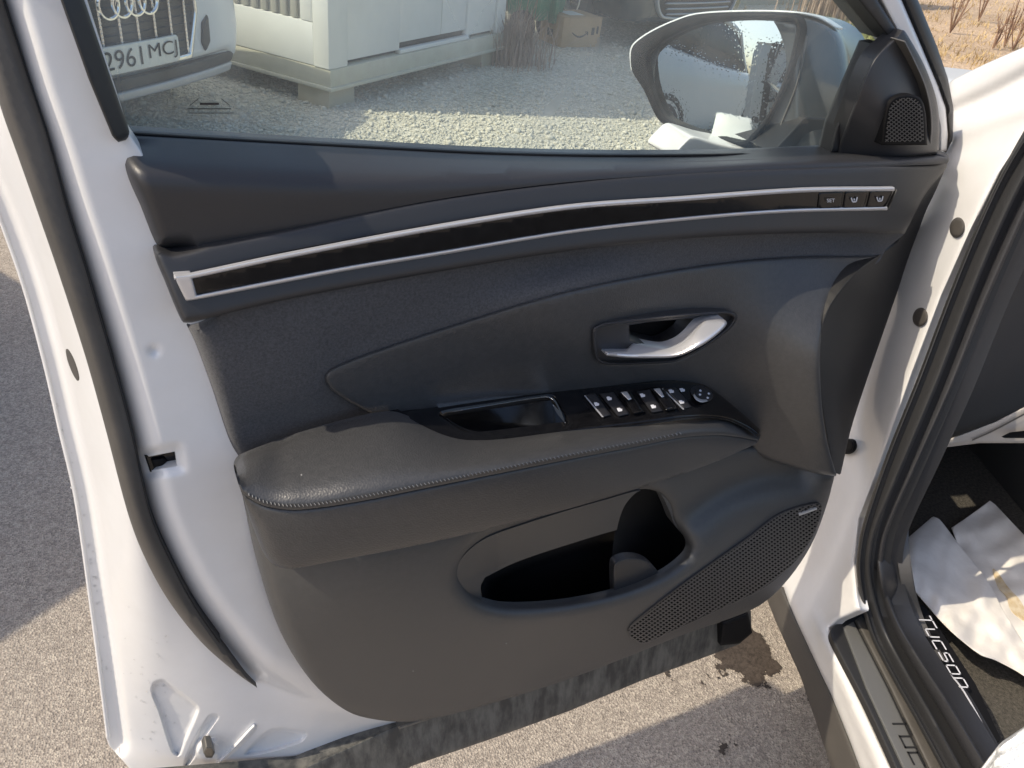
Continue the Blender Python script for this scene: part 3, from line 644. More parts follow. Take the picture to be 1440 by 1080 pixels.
sm_ = [(338, 688), (348, 699), (374, 712), (420, 717), (500, 706), (600, 686), (700, 666), (800, 646), (900, 627), (960, 615), (1010, 612), (1040, 615), (1066, 620)]
atop = curve(A1 + sm_[::-1], 6, True, sharp=(12, 13))
afr = curve(sm_ + A2[:-1], 6, True, sharp=(0, 12, 13))
wl_ = lambda P: 0.10 + 0.9 * np.clip((420 - P[:, 0]) / 60, 0, 1) * np.clip((st_(P) - 8 - P[:, 1]) / 16, 0, 1)
st_ = lambda P: sint(P[:, 0], [330, 345, 370, 420, 500, 700, 900, 980, 1020, 1070], [680, 696, 711, 717, 706, 666, 627, 613, 613, 620])
wf_ = lambda P: 0.10 + 0.9 * np.clip((410 - P[:, 0]) / 50, 0, 1) * np.clip((P[:, 1] - st_(P) - 6) / 30, 0, 1)
arm = slab('armrest', atop, arm_depth, MT['leather'], trim, edge=(20, 0.018), ew=wl_, sp=6, back=0.005, smooth=60)
slab('armrest_front', afr, lambda P: arm_depth(P) + 0.0025, MT['leather'], trim, edge=(20, 0.026), ew=wf_, sp=6, back=0.008, smooth=60)
stl = curve([(348, 694), (374, 706), (420, 711), (500, 700), (600, 680), (700, 660), (800, 640), (900, 621), (960, 609)], 8)
stp = resample(stl, 5.6); sg = []
for a, b in zip(stp[:-1], stp[1:]):
    t = b - a; n = np.array([-t[1], t[0]]) / np.linalg.norm(t); sg.append((a + n * -1.6 + t * .25, a + n * 1.6 + t * 0.6))
strips('stitching', sg, 1.6, lambda P: arm_depth(P) - 0.0007, MT['thread'], trim, h=0.0016)
# switch console
sw = [(550, 582), (600, 574), (700, 560), (800, 547), (860, 541), (930, 537), (985, 539), (1012, 555), (1045, 582), (1069, 604), (1067, 614), (1052, 602), (1022, 589), (980, 586), (900, 596), (800, 609), (700, 622), (660, 624), (618, 614), (580, 599)]
grab = [(619, 581), (700, 567), (768, 557), (779, 559), (786, 570), (797, 598), (750, 606), (680, 612), (655, 606), (634, 594)]
swd = dd([(550, 582, .004), (610, 572, .010), (580, 597, -.018), (700, 560, .010), (930, 538, .002), (1010, 555, -.002), (1068, 608, -.036), (980, 586, -.046), (800, 608, -.048), (660, 622, -.048), (900, 565, -.020), (720, 590, -.022)])
cons = slab('switch_panel', curve(sw, 5, True, sharp=(0, 9, 10)), swd, MT['gloss'], suv, edge=(4, 0.004), sp=5, holes=[curve(grab, 5, True)], back=0.006)
slab('console_rim', band([(553, 584), (585, 601), (620, 616), (662, 625), (700, 623), (800, 610), (900, 597), (980, 587), (1022, 590), (1053, 604), (1066, 614)], 2.6), lambda P: swd(P) - 0.001, MT['gloss'], cons, edge=(1.3, 0.0013), sp=4)
gc = np.mean(grab, 0)
slab('grab_pocket', curve(np.array(grab) + (np.array(grab) - gc) * 0.06, 5, True), lambda P: swd(P) + 0.034 + 0.02 * np.clip((P[:, 0] - 620) / 160, 0, 1), MT['gloss'], cons, edge=(0, 0), sp=6, back=0)
slab('pocket_edge_glint', band([(622, 581), (700, 568), (766, 558), (778, 561), (788, 578), (795, 595)], [1, 1.4, 1.4, 3, 2.2, 1]), lambda P: swd(P) - 0.0008, MT['chrome'], cons, edge=(1, 0.001), sp=4)  # chrome band drawn in as the highlight along the recess edge
Z4 = lambda pts: np.array(pts) / 5.54 + [810, 520]
bt = [Z4([(70, 195), (150, 182), (275, 355), (212, 372)]), Z4([(180, 188), (290, 172), (420, 345), (330, 368)]), Z4([(470, 170), (575, 152), (680, 322), (590, 338)]),
      Z4([(692, 150), (780, 138), (905, 290), (845, 305)])]
for i, q in enumerate(bt): slab('window_switch' if i else 'lock_switch', q, lambda P: swd(P) - 0.003, MT['button'], cons, edge=(2.2, 0.003), sp=4, back=0.005)
for q in (Z4([(335, 185), (430, 172), (540, 330), (448, 352)]), Z4([(590, 160), (690, 145), (795, 305), (700, 325)])):
    slab('window_lever', q, lambda P: swd(P) - 0.0065, MT['gloss'], cons, edge=(5, 0.006), sp=3, back=0.008)
for c in [(160, 268), (258, 224), (340, 312), (518, 200), (602, 287), (742, 168), (828, 158), (822, 252)]:
    q = Z4([(c[0] - 21, c[1] - 11), (c[0] + 5, c[1] - 16), (c[0] + 8, c[1] - 6), (c[0] + 19, c[1] - 8), (c[0] + 22, c[1] + 9), (c[0] - 9, c[1] + 15)])
    slab('switch_symbol', q, lambda P: swd(P) - 0.0036, MT['mark'], cons, edge=(0, 0), sp=3, back=0.0004)
for q in (Z4([(66, 205), (76, 203), (216, 366), (204, 372)]), Z4([(672, 150), (682, 148), (845, 305), (834, 312)])):
    slab('switch_divider', q, lambda P: swd(P) - 0.0034, MT['satin'], cons, edge=(0, 0), sp=3, back=0.001)
for q in (Z4([(350, 178), (400, 172), (436, 226), (410, 238)]), Z4([(605, 152), (655, 146), (690, 210), (668, 216)])):
    slab('lever_glint', q, lambda P: swd(P) - 0.0072, MT['satin'], cons, edge=(2, 0.001), sp=2, back=0.001)  # bright slabs standing in for the highlights on the levers
slab('mirror_dial', ell(989.5, 556, 13.5, 9.5, 0.12), lambda P: swd(P) - 0.007, MT['button'], cons, edge=(4, 0.003), sp=3, back=0.008)
slab('dial_crescent', band([(977, 556), (980, 561), (987, 564), (995, 563.5)], [2, 3.5, 3.5, 2]), lambda P: swd(P) - 0.0082, MT['satin'], cons, edge=(0.8, .0006), sp=2, back=0.002)
for c in ((985, 549.5), (997, 553.5), (995.5, 559.5), (984.5, 555)): slab('dial_arrow', ell(c[0], c[1], 1.9, 1.5, 0, 6), lambda P: swd(P) - 0.0078, MT['mark'], cons, edge=(0, 0), sp=2, back=0.0005)

# lower panel with the map pocket
L1 = [(337, 684), (346, 720), (364, 800), (394, 888), (438, 958), (488, 1000), (536, 1013), (584, 1014), (650, 1001), (800, 955), (960, 893), (1060, 856), (1102, 822), (1140, 768), (1162, 712), (1174, 668), (1120, 652), (1066, 630), (1000, 640), (880, 676), (700, 730), (500, 770), (400, 770), (356, 720)]
pock = [(646, 800), (652, 822), (676, 844), (715, 853), (790, 849), (868, 833), (930, 808), (962, 784), (969, 768), (960, 750), (945, 730), (940, 708), (928, 694), (912, 688), (892, 689), (860, 698), (800, 715), (740, 734), (690, 752), (660, 774)]
pc = curve(pock, 5, True)
lowd0 = dd([(322, 632, .030), (340, 690, .006), (370, 800, -.024), (500, 790, -.062), (700, 740, -.064), (900, 680, -.060), (1066, 632, -.010), (1174, 668, -.028), (1150, 740, -.030), (1100, 822, -.022), (1060, 850, -.016), (800, 945, -.010), (584, 1005, -.006),
    (440, 955, -.012), (600, 900, -.045), (800, 870, -.060), (930, 830, -.056), (1000, 770, -.046), (640, 820, -.060), (980, 740, -.040), (1020, 690, -.024), (950, 690, -.040), (760, 900, -.045), (480, 860, -.05)])
def lowd(P):
    y = lowd0(P)
    # valley that runs from the pocket towards the hinge end, and the rolled rim of the pocket
    v = pdist(P, curve([(952, 728), (1010, 690), (1070, 668), (1120, 664)], 6), False)
    y = y + 0.016 * np.exp(-(v / 26) ** 2)
    d = pdist(P, pc); up_ = np.clip((P[:, 1] - sint(P[:, 0], [640, 700, 870, 960], [800, 765, 720, 700])) / 40, 0, 1)
    return y + 0.013 * np.exp(-(d / 9)) * (0.45 + 0.55 * up_) 
low = slab('lower_panel', curve(L1, 5, True, sharp=(15,)), lowd, MT['hard'], trim, edge=(20, 0.026), ew=lambda P: 0.22 + 0.78 * np.clip((450 - P[:, 0]) / 50, 0, 1) * (P[:, 1] > 600), holes=[pc], sp=7, back=0.008, smooth=60)
pcm = np.array(pock).mean(0)
pk = curve(np.array(pock) + (np.array(pock) - pcm) * 0.03 + np.array([0, 4]), 5, True)
def pocket_depth(P):
    base = lowd0(P); top = sint(P[:, 0], [640, 660, 690, 740, 800, 860, 930], [800, 772, 750, 732, 712, 695, 690])
    t = np.clip((P[:, 1] - top) / 110, 0, 1.2); side = np.clip((P[:, 0] - 640) / 60, 0, 1)
    cr = sint(P[:, 0], [640, 690, 770, 870], [818, 802, 774, 744])
    return base + 0.0072 + side * 0.024 * np.clip((P[:, 1] - top) / np.maximum(cr - top, 10), 0, 1)
cup = [(864, 838), (863, 780), (868, 742), (878, 712), (896, 692), (916, 688), (930, 696), (942, 720), (950, 740), (972, 768), (962, 790), (925, 816)]
def cup_d(P):
    x = np.clip((P[:, 0] - 863) / 108, 0, 1); return np.maximum(pocket_depth(P), lowd0(P) + 0.03) + 0.006 + 0.06 * np.sqrt(np.clip(4 * x * (1 - x), 0, 1))
cupc = curve(cup, 5, True, sharp=(0,))
binp = curve([(676, 826), (682, 812), (720, 793), (770, 775), (868, 745), (900, 742), (975, 765), (975, 800), (930, 828), (868, 853), (790, 866), (715, 868), (684, 856)], 5, True, sharp=(1, 6))
slab('map_pocket', pk, pocket_depth, MT['hard'], trim, edge=(0, 0), sp=5, holes=[cupc, binp], back=0.02)
slab('pocket_bin_shade', binp + (binp - binp.mean(0)) * 0.02, lambda P: pocket_depth(P) + 0.022 + 0.055 * np.clip(pdist(P, binp) / 14, 0, 1), MT['dark'], trim, edge=(0, 0), sp=5, holes=[cupc], back=0)  # same plastic as the pocket; its deep shade is put into the colour
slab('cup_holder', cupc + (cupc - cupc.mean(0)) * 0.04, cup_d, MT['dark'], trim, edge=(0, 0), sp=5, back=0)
slab('cup_base', curve([(863, 836), (863, 795), (875, 786), (893, 784), (910, 789), (924, 802), (928, 812), (900, 826)], 5, True, sharp=(0,)), lambda P: lowd0(P) + 0.024, MT['soft'], trim, edge=(3, 0.003), sp=5, back=0.01)
spk = curve([(884, 886), (894, 874), (960, 822), (1040, 766), (1096, 724), (1148, 708), (1156, 714), (1142, 756), (1112, 796), (1062, 834), (980, 870), (912, 903), (890, 899)], 5, True)
slab('speaker_backing', spk, lambda P: lowd(P) - 0.0012, MT['dark'], trim, edge=(3, 0.001), sp=8, back=0.004)
strips('speaker_grille', hatch(spk, 4.6, -0.63) + hatch(spk, 4.6, 0.56), 2.0, lambda P: lowd(P) - 0.0032, MT['side'], trim)
slab('grille_rim', np.vstack([spk, spk[:1]]) if False else band(np.vstack([spk[::4], spk[:1]]), 2.2), lambda P: lowd(P) - 0.003, MT['soft'], trim, edge=(1, 0.001), sp=4)
slab('speaker_badge', band([(1124, 724), (1149, 715)], 3, smooth=False), lambda P: lowd(P) - 0.0045, MT['satin'], trim, edge=(1, 0.0006), sp=3, back=0.002)

for cx, cy, dfn in ((581, 944, lowd), (1132, 588, None), (424, 668, arm_depth), (712, 905, lowd)):
    if dfn: slab('dust_speck', ell(cx, cy, 1.3, 1.1, .4, 6), lambda P: dfn(P) - 0.0006, MT['thread'], trim, edge=(0, 0), sp=2, back=0.0003)
# --- mirror outside the glass
mir = thing('side_mirror', None, None, (0.8, 0.3, 1.1)); mir.parent = suv; mir.location = Vector((0.8, 0.3, 1.1)) - wloc(suv)
mo = np.array([(887, 75), (892, 62), (912, 47), (945, 31), (980, 20), (1040, 16), (1110, 17), (1150, 24), (1178, 40), (1192, 66), (1198, 110), (1196, 150), (1186, 205), (1150, 226), (1070, 224), (1040, 206), (1000, 198), (940, 178), (924, 166), (905, 126), (889, 100)])
rimo = np.array([(887, 75), (892, 62), (912, 47), (945, 31), (980, 20), (1040, 17), (1110, 19), (1124, 26), (1127, 46), (1110, 110), (1082, 168), (1060, 200), (1042, 206), (1000, 198), (940, 178), (924, 166), (905, 126), (889, 100)])
mgl = np.array([(911, 82), (916, 72), (940, 54), (975, 38), (1010, 30), (1060, 27), (1112, 30), (1120, 40), (1106, 100), (1080, 160), (1050, 196), (1040, 200), (1000, 190), (950, 172), (935, 162), (918, 124)])
mz = rad(203); MGN = np.array([math.cos(mz), math.sin(mz), 0.085])
MGP = Plane(tuple(MGN), tuple(DOOR([(1040, 112)], 0.27)[0]))
hsd = lambda P: 0.006 + 0.10 * np.clip((P[:, 0] - 1118) / 80, 0, 1) ** 1.4
slab('mirror_housing', curve(mo, 4, True), hsd, MT['cardark'], mir, edge=(14, 0.03), sp=7, back=0.09, smooth=60, surf=MGP)
slab('housing_sky_glint', band(np.vstack([mo[20:], mo[:9]]), 4), lambda P: hsd(P) + 0.004, MT['carwhite'], mir, edge=(2, 0.003), sp=6, back=0.02, surf=MGP)  # white band painted in for sky reflected along the housing's top edge
rimc = curve(rimo, 4, True); mglc = curve(mgl, 4, True)
slab('mirror_rim', rimc, -0.010, MT['dark'], mir, edge=(7, 0.008), holes=[mglc], sp=5, back=0.02, smooth=60, surf=MGP)
slab('mirror_glass', mglc + (mglc - mglc.mean(0)) * 0.03, lambda P: ((MGP(P) - MGP(mglc.mean(0)[None])) ** 2).sum(1) / (2 * 0.9), MT['mirror'], mir, edge=(0, 0), sp=6, back=0, surf=MGP)
slab('housing_seam', band([(1134, 50), (1122, 112), (1102, 165), (1085, 205)], 2), lambda P: hsd(P) - 0.003, MT['side'], mir, edge=(0.8, 0.001), sp=5, surf=MGP)
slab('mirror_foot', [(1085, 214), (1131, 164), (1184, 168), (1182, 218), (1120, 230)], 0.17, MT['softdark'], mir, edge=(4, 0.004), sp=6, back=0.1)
slab('painted_foot', curve([(946, 222), (960, 200), (974, 191), (1010, 201), (1052, 210), (1080, 224)], 4, True), 0.22, MT['white'], mir, edge=(5, 0.008), sp=6, back=0.06)

# --- body side around the door opening
WB = lambda px, py, z: (px, py, BODY.depth_at_z(px, py, z))
pil = [(1331, 120), (1340, 112), (1385, 90), (1440, 66), (1470, 56), (1470, 150), (1446, 184), (1406, 246), (1366, 326), (1326, 416), (1284, 526), (1244, 640), (1210, 730), (1203, 790), (1208, 840), (1212, 858),
       (1180, 872), (1167, 884), (1172, 900), (1262, 1100), (1216, 1100), (1168, 976), (1128, 890), (1098, 826), (1090, 800), (1140, 740), (1150, 600), (1230, 420), (1300, 240), (1336, 200)]
def pil_d(P):
    y = tps([(1335, 118, .06), (1440, 68, .05), (1460, 160, .03), (1330, 230, .02), (1320, 420, .006), (1240, 640, .004), (1130, 800, .02), (1200, 800, .004), (1210, 856, .004), WB(1167, 884, .402), WB(1258, 1090, .398), WB(1192, 1040, .30), WB(1110, 850, .30), WB(1212, 1090, .30)])(P)
    # pressed swages of the fender and the hinge pillar
    w = pdist(P, curve([(1336, 160), (1390, 136), (1450, 104)], 5), False); y = y + 0.014 * np.exp(-(w / 12) ** 2)
    w2 = pdist(P, curve([(1342, 190), (1400, 168), (1450, 150)], 5), False); y = y - 0.006 * np.exp(-(w2 / 12) ** 2)
    w3 = pdist(P, curve([(1146, 870), (1185, 960), (1236, 1080)], 5), False); y = y - 0.006 * np.exp(-(w3 / 7) ** 2)
    return y
body = slab('body_side', pil, pil_d, MT['white'], suv, edge=(9, 0.010), sp=7, surf=BODY, back=0.012, smooth=60)
for cx, cy, rx, ry in ((1346, 320, 11, 15), (1294, 446, 11, 14)): slab('rubber_grommet', ell(cx, cy, rx, ry, 0.2), lambda P: pil_d(P) - 0.006, MT['brownblack'], body, edge=(5, 0.008), sp=4, surf=BODY)
slab('wiring_grommet', curve([(1184, 626), (1188, 618), (1198, 618), (1201, 628), (1196, 636), (1186, 638)], 3, True), lambda P: pil_d(P) - 0.014, MT['dark'], body, edge=(4, 0.008), sp=3, surf=BODY)
slab('rocker_cladding', [(1076, 836), (1098, 824), (1128, 888), (1168, 974), (1218, 1100), (1176, 1100), (1126, 952), (1090, 872)], tps([WB(1098, 824, .30), WB(1210, 1080, .30), WB(1077, 843, .22), WB(1167, 1080, .22)]), MT['brownblack'], body, edge=(6, 0.006), sp=7, surf=BODY, back=0.05)
sillz = lambda pts, z: [WB(x, y, z) for x, y in pts]
# door opening seal: two ribs and a trim strip following the opening
cs = np.array([(1470, 168), (1424, 244), (1384, 330), (1346, 424), (1306, 530), (1262, 640), (1222, 740), (1214, 790), (1218, 836), (1234, 890), (1262, 946), (1300, 1014), (1344, 1096)], float)
sd0 = tps([(1446, 190, .03), (1320, 480, .012), (1215, 780, .006), WB(1234, 890, .42), WB(1300, 1014, .42), WB(1344, 1090, .42)])
slab('opening_seal', band(cs + [2, 0], [40, 36, 34, 32, 30, 26, 22, 20, 22, 24, 26, 28, 30]), lambda P: sd0(P) - 0.012, MT['seal'], suv, edge=(8, 0.012), sp=6, surf=BODY, back=0.03, smooth=60)
slab('seal_rib', band(cs + np.array([[-12, 0]] * 6 + [[-6, 0]] * 3 + [[-7, 2]] * 4), [7] * 13), lambda P: sd0(P) - 0.022, MT['seal'], body, edge=(3.5, 0.006), sp=4, surf=BODY)
cs2 = cs + np.array([(30, 8), (30, 8), (30, 8), (28, 8), (26, 8), (24, 4), (22, 0), (22, 0), (24, -4), (26, -8), (28, -12), (32, -14), (36, -14)])
slab('inner_seal', band(cs2, [24, 22, 22, 20, 20, 18, 16, 14, 14, 16, 18, 20, 22]), lambda P: sd0(P) + 0.006, MT['soft'], body, edge=(7, 0.012), sp=5, surf=BODY, back=0.03, smooth=60)
cs3 = np.array([(1262, 640), (1246, 700), (1244, 760), (1250, 820), (1268, 880), (1294, 940), (1330, 1006), (1374, 1086)], float)
sill_in = tps([(1262, 640, .05), (1246, 720, .04), (1250, 820, .045), WB(1268, 880, .435), WB(1330, 1006, .435), WB(1376, 1090, .435), (1290, 700, .09), WB(1350, 960, .44), WB(1282, 860, .44), (1262, 760, .06)])
slab('sill_trim', curve([(1276, 626), (1290, 632), (1276, 672), (1262, 706), (1259, 760), (1268, 830), (1284, 880), (1310, 926), (1350, 962), (1400, 1046), (1430, 1096), (1370, 1096), (1330, 1028), (1290, 958), (1262, 900), (1242, 840), (1232, 780), (1236, 720), (1254, 668)], 4, True), lambda P: sill_in(P), MT['soft'], body, edge=(8, 0.008), sp=6, surf=BODY, back=0.004, smooth=60)
slab('kick_trim', [(1266, 628), (1291, 628), (1284, 664), (1266, 704), (1240, 742), (1228, 740), (1244, 682)], lambda P: sill_in(P) - 0.012, MT['hard'], body, edge=(4, 0.004), sp=5, surf=BODY)
slab('sill_edge_line', band([(1262, 712), (1260, 760), (1270, 830), (1288, 884), (1312, 928)], 1.6), lambda P: sill_in(P) - 0.004, MT['side'], body, edge=(.6, .001), sp=4, surf=BODY)
slab('sill_edge_line', band([(1312, 930), (1348, 962), (1396, 1045), (1424, 1094)], 1.6), lambda P: sill_in(P) - 0.004, MT['mark'], body, edge=(.6, .001), sp=4, surf=BODY, back=0.001)
# scuff plate on the painted sill
sp_ = slab('scuff_plate', curve([(1168, 886), (1180, 875), (1210, 861), (1222, 868), (1250, 930), (1300, 1010), (1350, 1096), (1268, 1100), (1220, 996), (1170, 900)], 4, True, sharp=(5, 6, 7)), 0.0, MT['seal'], suv, edge=(4, 0.003), sp=6, surf=HZ(0.405), back=0.01)
slab('brushed_strip', [(1186, 882), (1200, 874), (1246, 964), (1310, 1100), (1280, 1100), (1218, 966)], 0.0, MT['brushed'], sp_, edge=(2, 0.001), sp=6, surf=HZ(0.409), back=0.004)
slab('rubber_strip', [(1203, 872), (1212, 866), (1222, 878), (1262, 950), (1340, 1100), (1316, 1100), (1252, 968)], 0.0, MT['rubber'], sp_, edge=(5, 0.004), sp=6, surf=HZ(0.412), back=0.01)

# lettering "Tucson" drawn as strokes of square letters
GL = {'T': [[(0, 1), (1.25, 1)], [(.45, 1), (.45, 0)]],
      'u': [[(0, .72), (0, 0), (.85, 0), (.85, .72)]],
      'c': [[(.85, .72), (0, .72), (0, 0), (.85, 0)]],
      's': [[(.85, .72), (0, .72), (0, .38), (.85, .34), (.85, 0), (0, 0)]],
      'o': [[(0, 0), (0, .72), (.85, .72), (.85, 0), (0, 0)]],
      'n': [[(0, 0), (0, .72), (.85, .72), (.85, 0)]]}
def stroke_text(name, txt, o, u, v, h, wscale, sw_, m, parent, gap=1.25, slant=0.0):
    o, u, v = (np.array(q, float) for q in (o, u, v)); n = np.cross(u, v); mb = MB(); x = 0
    for ch in txt:
        for st in GL[ch]:
            for a, b in zip(st[:-1], st[1:]):
                A = o + (x + a[0] + slant * a[1]) * wscale * h * u + a[1] * h * v; B = o + (x + b[0] + slant * b[1]) * wscale * h * u + b[1] * h * v
                d = B - A; d /= np.linalg.norm(d); s_ = np.cross(n, d) * sw_ / 2; A = A - d * sw_ / 2; B = B + d * sw_ / 2
                mb.add([A + s_, B + s_, B - s_, A - s_, A + s_ + n * 3e-4, B + s_ + n * 3e-4, B - s_ + n * 3e-4, A - s_ + n * 3e-4], [(4, 5, 6, 7), (0, 1, 5, 4), (1, 2, 6, 5), (2, 3, 7, 6), (3, 0, 4, 7)])
        x += gap if ch != 'T' else gap + .2
    return mb.build(name, m, parent, smooth=0)
def hz_text(name, a, b, c, z, txt, m, parent, sw_, slant=0.0):
    """a,b: baseline start and end (pixels), c: top of the first letter, all on the plane z"""
    A, B, C_ = HZ(z)([a, b, c]); u = B - A; L = np.linalg.norm(u); u /= L; v = C_ - A; v -= u * (v @ u); h = np.linalg.norm(v); v /= h
    tot = 1.25 * len(txt) + .2 - .4; ws = L / (tot * h)
    return stroke_text(name, txt, A, u, v, h, ws, sw_, m, parent, slant=slant)
hz_text('lettering', (1290, 866), (1348, 966), (1303, 859), 0.442, 'Tucson', MT['mark'], body, 0.0022)
slab('black_sill_panel', [(1282, 846), (1300, 852), (1372, 962), (1408, 1040), (1398, 1046), (1350, 968), (1300, 896)], 0.0, MT['dark'], body, edge=(0, 0), sp=8, surf=HZ(0.426), back=0.03)
hz_text('lettering', (1252, 1010), (1324, 1150), (1266, 1003), 0.4105, 'Tucson', MT['black'], sp_, 0.0026)

# --- cabin interior
by = lambda x, y, d: float(BODY([(x, y)], d)[0][1])
dash_y = tps([(1446, 196, by(1446, 196, .05)), (1374, 350, by(1374, 350, .05)), (1302, 560, by(1302, 560, .05)), (1290, 624, by(1290, 624, .05)), (1475, 560, by(1302, 560, .05) + .02), (1475, 380, by(1374, 350, .05) + .015), (1480, 220, by(1446, 196, .05) + .0)])
slab('dash_side', curve([(1446, 196), (1412, 262), (1374, 350), (1330, 462), (1302, 560), (1290, 624), (1300, 628), (1350, 612), (1400, 592), (1470, 556), (1480, 380), (1480, 200)], 4, True, sharp=(5, 10, 11)), dash_y, MT['soft'], suv, edge=(8, 0.008), sp=9, surf=DOOR, back=0.05)
slab('dash_lower', [(1296, 630), (1350, 612), (1400, 593), (1480, 552), (1480, 626), (1440, 622), (1360, 622)], tps([(1296, 630, .10), (1480, 560, .22), (1480, 622, .26), (1350, 616, .14)]), MT['beige'], suv, edge=(3, 0.003), sp=8, surf=BODY, back=0.02)
slab('dash_slot', [(1408, 614), (1420, 608), (1445, 605), (1480, 606), (1480, 616), (1412, 616)], tps([(1296, 630, .09), (1480, 560, .21), (1480, 622, .25), (1350, 616, .13)]), MT['dark'], suv, edge=(2, -0.003), sp=6, surf=BODY, back=0.003)
slab('dash_seam', band([(1366, 619), (1395, 606), (1440, 582), (1480, 560)], 1.4), tps([(1296, 630, .097), (1480, 560, .217), (1480, 622, .257), (1350, 616, .137)]), MT['side'], suv, edge=(0, 0), sp=6, surf=BODY, back=0.002)
IN = lambda s_, o, z: BODY.p0 + np.array([math.cos(a_), math.sin(a_), 0]) * s_ + BODY.back * o + np.array([0, 0, z - BODY.p0[2]])
def in_box(name, s0, s1, o0, o1, z0, z1, m, b=0.008):
    mb = MB().box(s0, s1, o0, o1, z0, z1, b); V = np.array([IN(*v) for v in mb.V]); return mk(name, V, mb.F, m, suv)
in_box('floor_pan', -1.6, 0.52, 0.10, 1.45, 0.30, 0.325, MT['carpet'])
in_box('footwell_wall', 0.42, 0.50, 0.06, 1.45, 0.32, 0.80, MT['dark'])
in_box('kick_wall', 0.05, 0.45, 0.065, 0.10, 0.32, 0.76, MT['dark'])
in_box('dash_underside', 0.02, 0.55, 0.10, 1.45, 0.80, 0.90, MT['dark'])
in_box('centre_tunnel', -1.2, 0.45, 0.62, 0.85, 0.32, 0.72, MT['hard'])
in_box('inner_sill', -1.6, -0.02, 0.085, 0.115, 0.30, 0.345, MT['dark'])
in_box('front_fender_body', 0.56, 1.3, 0.07, 1.5, 0.35, 1.02, MT['white'], 0.03)
in_box('rocker_body', -2.0, 0.9, 0.05, 1.5, 0.22, 0.295, MT['brownblack'], 0.02)
# things lying on the floor of the car
PZ = lambda z: HZ(z)
PDEP = {}
def paper_sheet(name, out, ctrl, m, label, cat, grp=None):
    f = tps(ctrl)
    def dep(P):
        base = f(P); w = 0; r = np.random.default_rng(len(out))
        for k in range(11):
            an = r.uniform(0, 6.28); wl2 = r.uniform(22, 90); ph = r.uniform(0, 1); u = (P[:, 0] * math.cos(an) + P[:, 1] * math.sin(an)) / wl2 + ph + 0.3 * np.sin(P[:, 0] * .03 * math.sin(an) - P[:, 1] * .03)
            w = w + 0.0038 * wl2 / 50 * np.abs((u % 1.0) - 0.5) * 2
        return base + w
    o = slab(name, out, dep, m, None, edge=(2, 0.001), sp=6, surf=HZ(0.40), back=0.001, smooth=50); PDEP[o.name] = dep; return tag(o, label, cat, grp)
paper_sheet('floor_paper', curve([(1270, 762), (1312, 726), (1322, 731), (1352, 770), (1386, 812), (1412, 860), (1450, 920), (1480, 960), (1480, 985), (1440, 950), (1400, 928), (1378, 920), (1336, 886), (1296, 842), (1274, 812)], 4, True, sharp=(0, 1, 7)),
            [(1270, 765, .0), (1316, 728, .0), (1280, 800, -.02), (1340, 880, -.035), (1390, 920, -.02), (1360, 800, -.005), (1460, 960, -.01), (1300, 770, -.03), (1400, 870, -.02)], MT['paper'], 'creased white floor paper nearest the lettering on the door sill', 'paper', 'paper floor covers in the driver footwell')
paper_sheet('floor_paper', curve([(1338, 742), (1352, 733), (1362, 726), (1392, 704), (1400, 710), (1440, 752), (1490, 800), (1490, 985), (1440, 930), (1410, 870), (1378, 812), (1352, 776)], 4, True, sharp=(0, 3, 6, 7)),
            [(1338, 742, .02), (1392, 704, .025), (1440, 760, .02), (1385, 812, .015), (1480, 940, .015)], MT['paper'], 'white floor paper farther from the sill, with a tan stain on it', 'paper', 'paper floor covers in the driver footwell')
slab('tan_stain', curve([(1396, 800), (1404, 806), (1418, 826), (1436, 846), (1448, 876), (1438, 872), (1422, 858), (1416, 840), (1404, 826)], 4, True), lambda P: PDEP['floor_paper.001'](P) - 0.0022, MT['stain'], bpy.data.objects['floor_paper.001'], edge=(0, 0), sp=4, surf=HZ(0.40), back=0.001)
cov = slab('seat_cover', curve([(1396, 1096), (1398, 1066), (1404, 1048), (1422, 1034), (1444, 1020), (1480, 1004), (1500, 1100)], 4, True, sharp=(5, 6)), lambda P: -0.02 * np.clip((P[:, 0] - 1396) / 60, 0, 1) + 0.004 * np.sin(P[:, 0] * .25 + P[:, 1] * .4), MT['film'], None, edge=(14, 0.02), sp=5, surf=HZ(0.56), back=0.12, smooth=60)
tag(cov, 'translucent white plastic seat cover bulging into the bottom right corner', 'seat cover')
# ------------------------------------------------------------------ stain on the asphalt
def fbm(P, seed, oct_=5, s0=1.0):
    r = np.random.default_rng(seed); out = np.zeros(len(P))
    for o_ in range(oct_):
        G = r.normal(0, 1, (64, 64)); Q = P * s0 * 2 ** o_; i = np.floor(Q).astype(int); f = Q - i; f = f * f * (3 - 2 * f)
        g = lambda a, b: G[(i[:, 0] + a) % 64, (i[:, 1] + b) % 64]
        out += (g(0, 0) * (1 - f[:, 0]) * (1 - f[:, 1]) + g(1, 0) * f[:, 0] * (1 - f[:, 1]) + g(0, 1) * (1 - f[:, 0]) * f[:, 1] + g(1, 1) * f[:, 0] * f[:, 1]) * .55 ** o_
    return out
scn = HZ(0)([(1064, 922)])[0]; mb = MB(); stp_ = 0.0032
gx, gy_ = np.meshgrid(np.arange(-.30, .30, stp_), np.arange(-.30, .30, stp_)); G2 = np.column_stack([gx.ravel(), gy_.ravel()])
fl = fbm(G2 + 3.3, 5, 5, 9.0); fl2 = fbm(G2 + 9.1, 8, 4, 34.0); rr_ = np.hypot((G2[:, 0] + .012 * fl) / .036, G2[:, 1] / .052); far = np.hypot((G2[:, 0] + .10) / .16, (G2[:, 1] + .02) / .09)
mk_ = ((1.15 - rr_ + .45 * fl + .35 * fl2) > 0) | ((.6 * fl + .8 * fl2 - 1.0 - .6 * far) > 0)
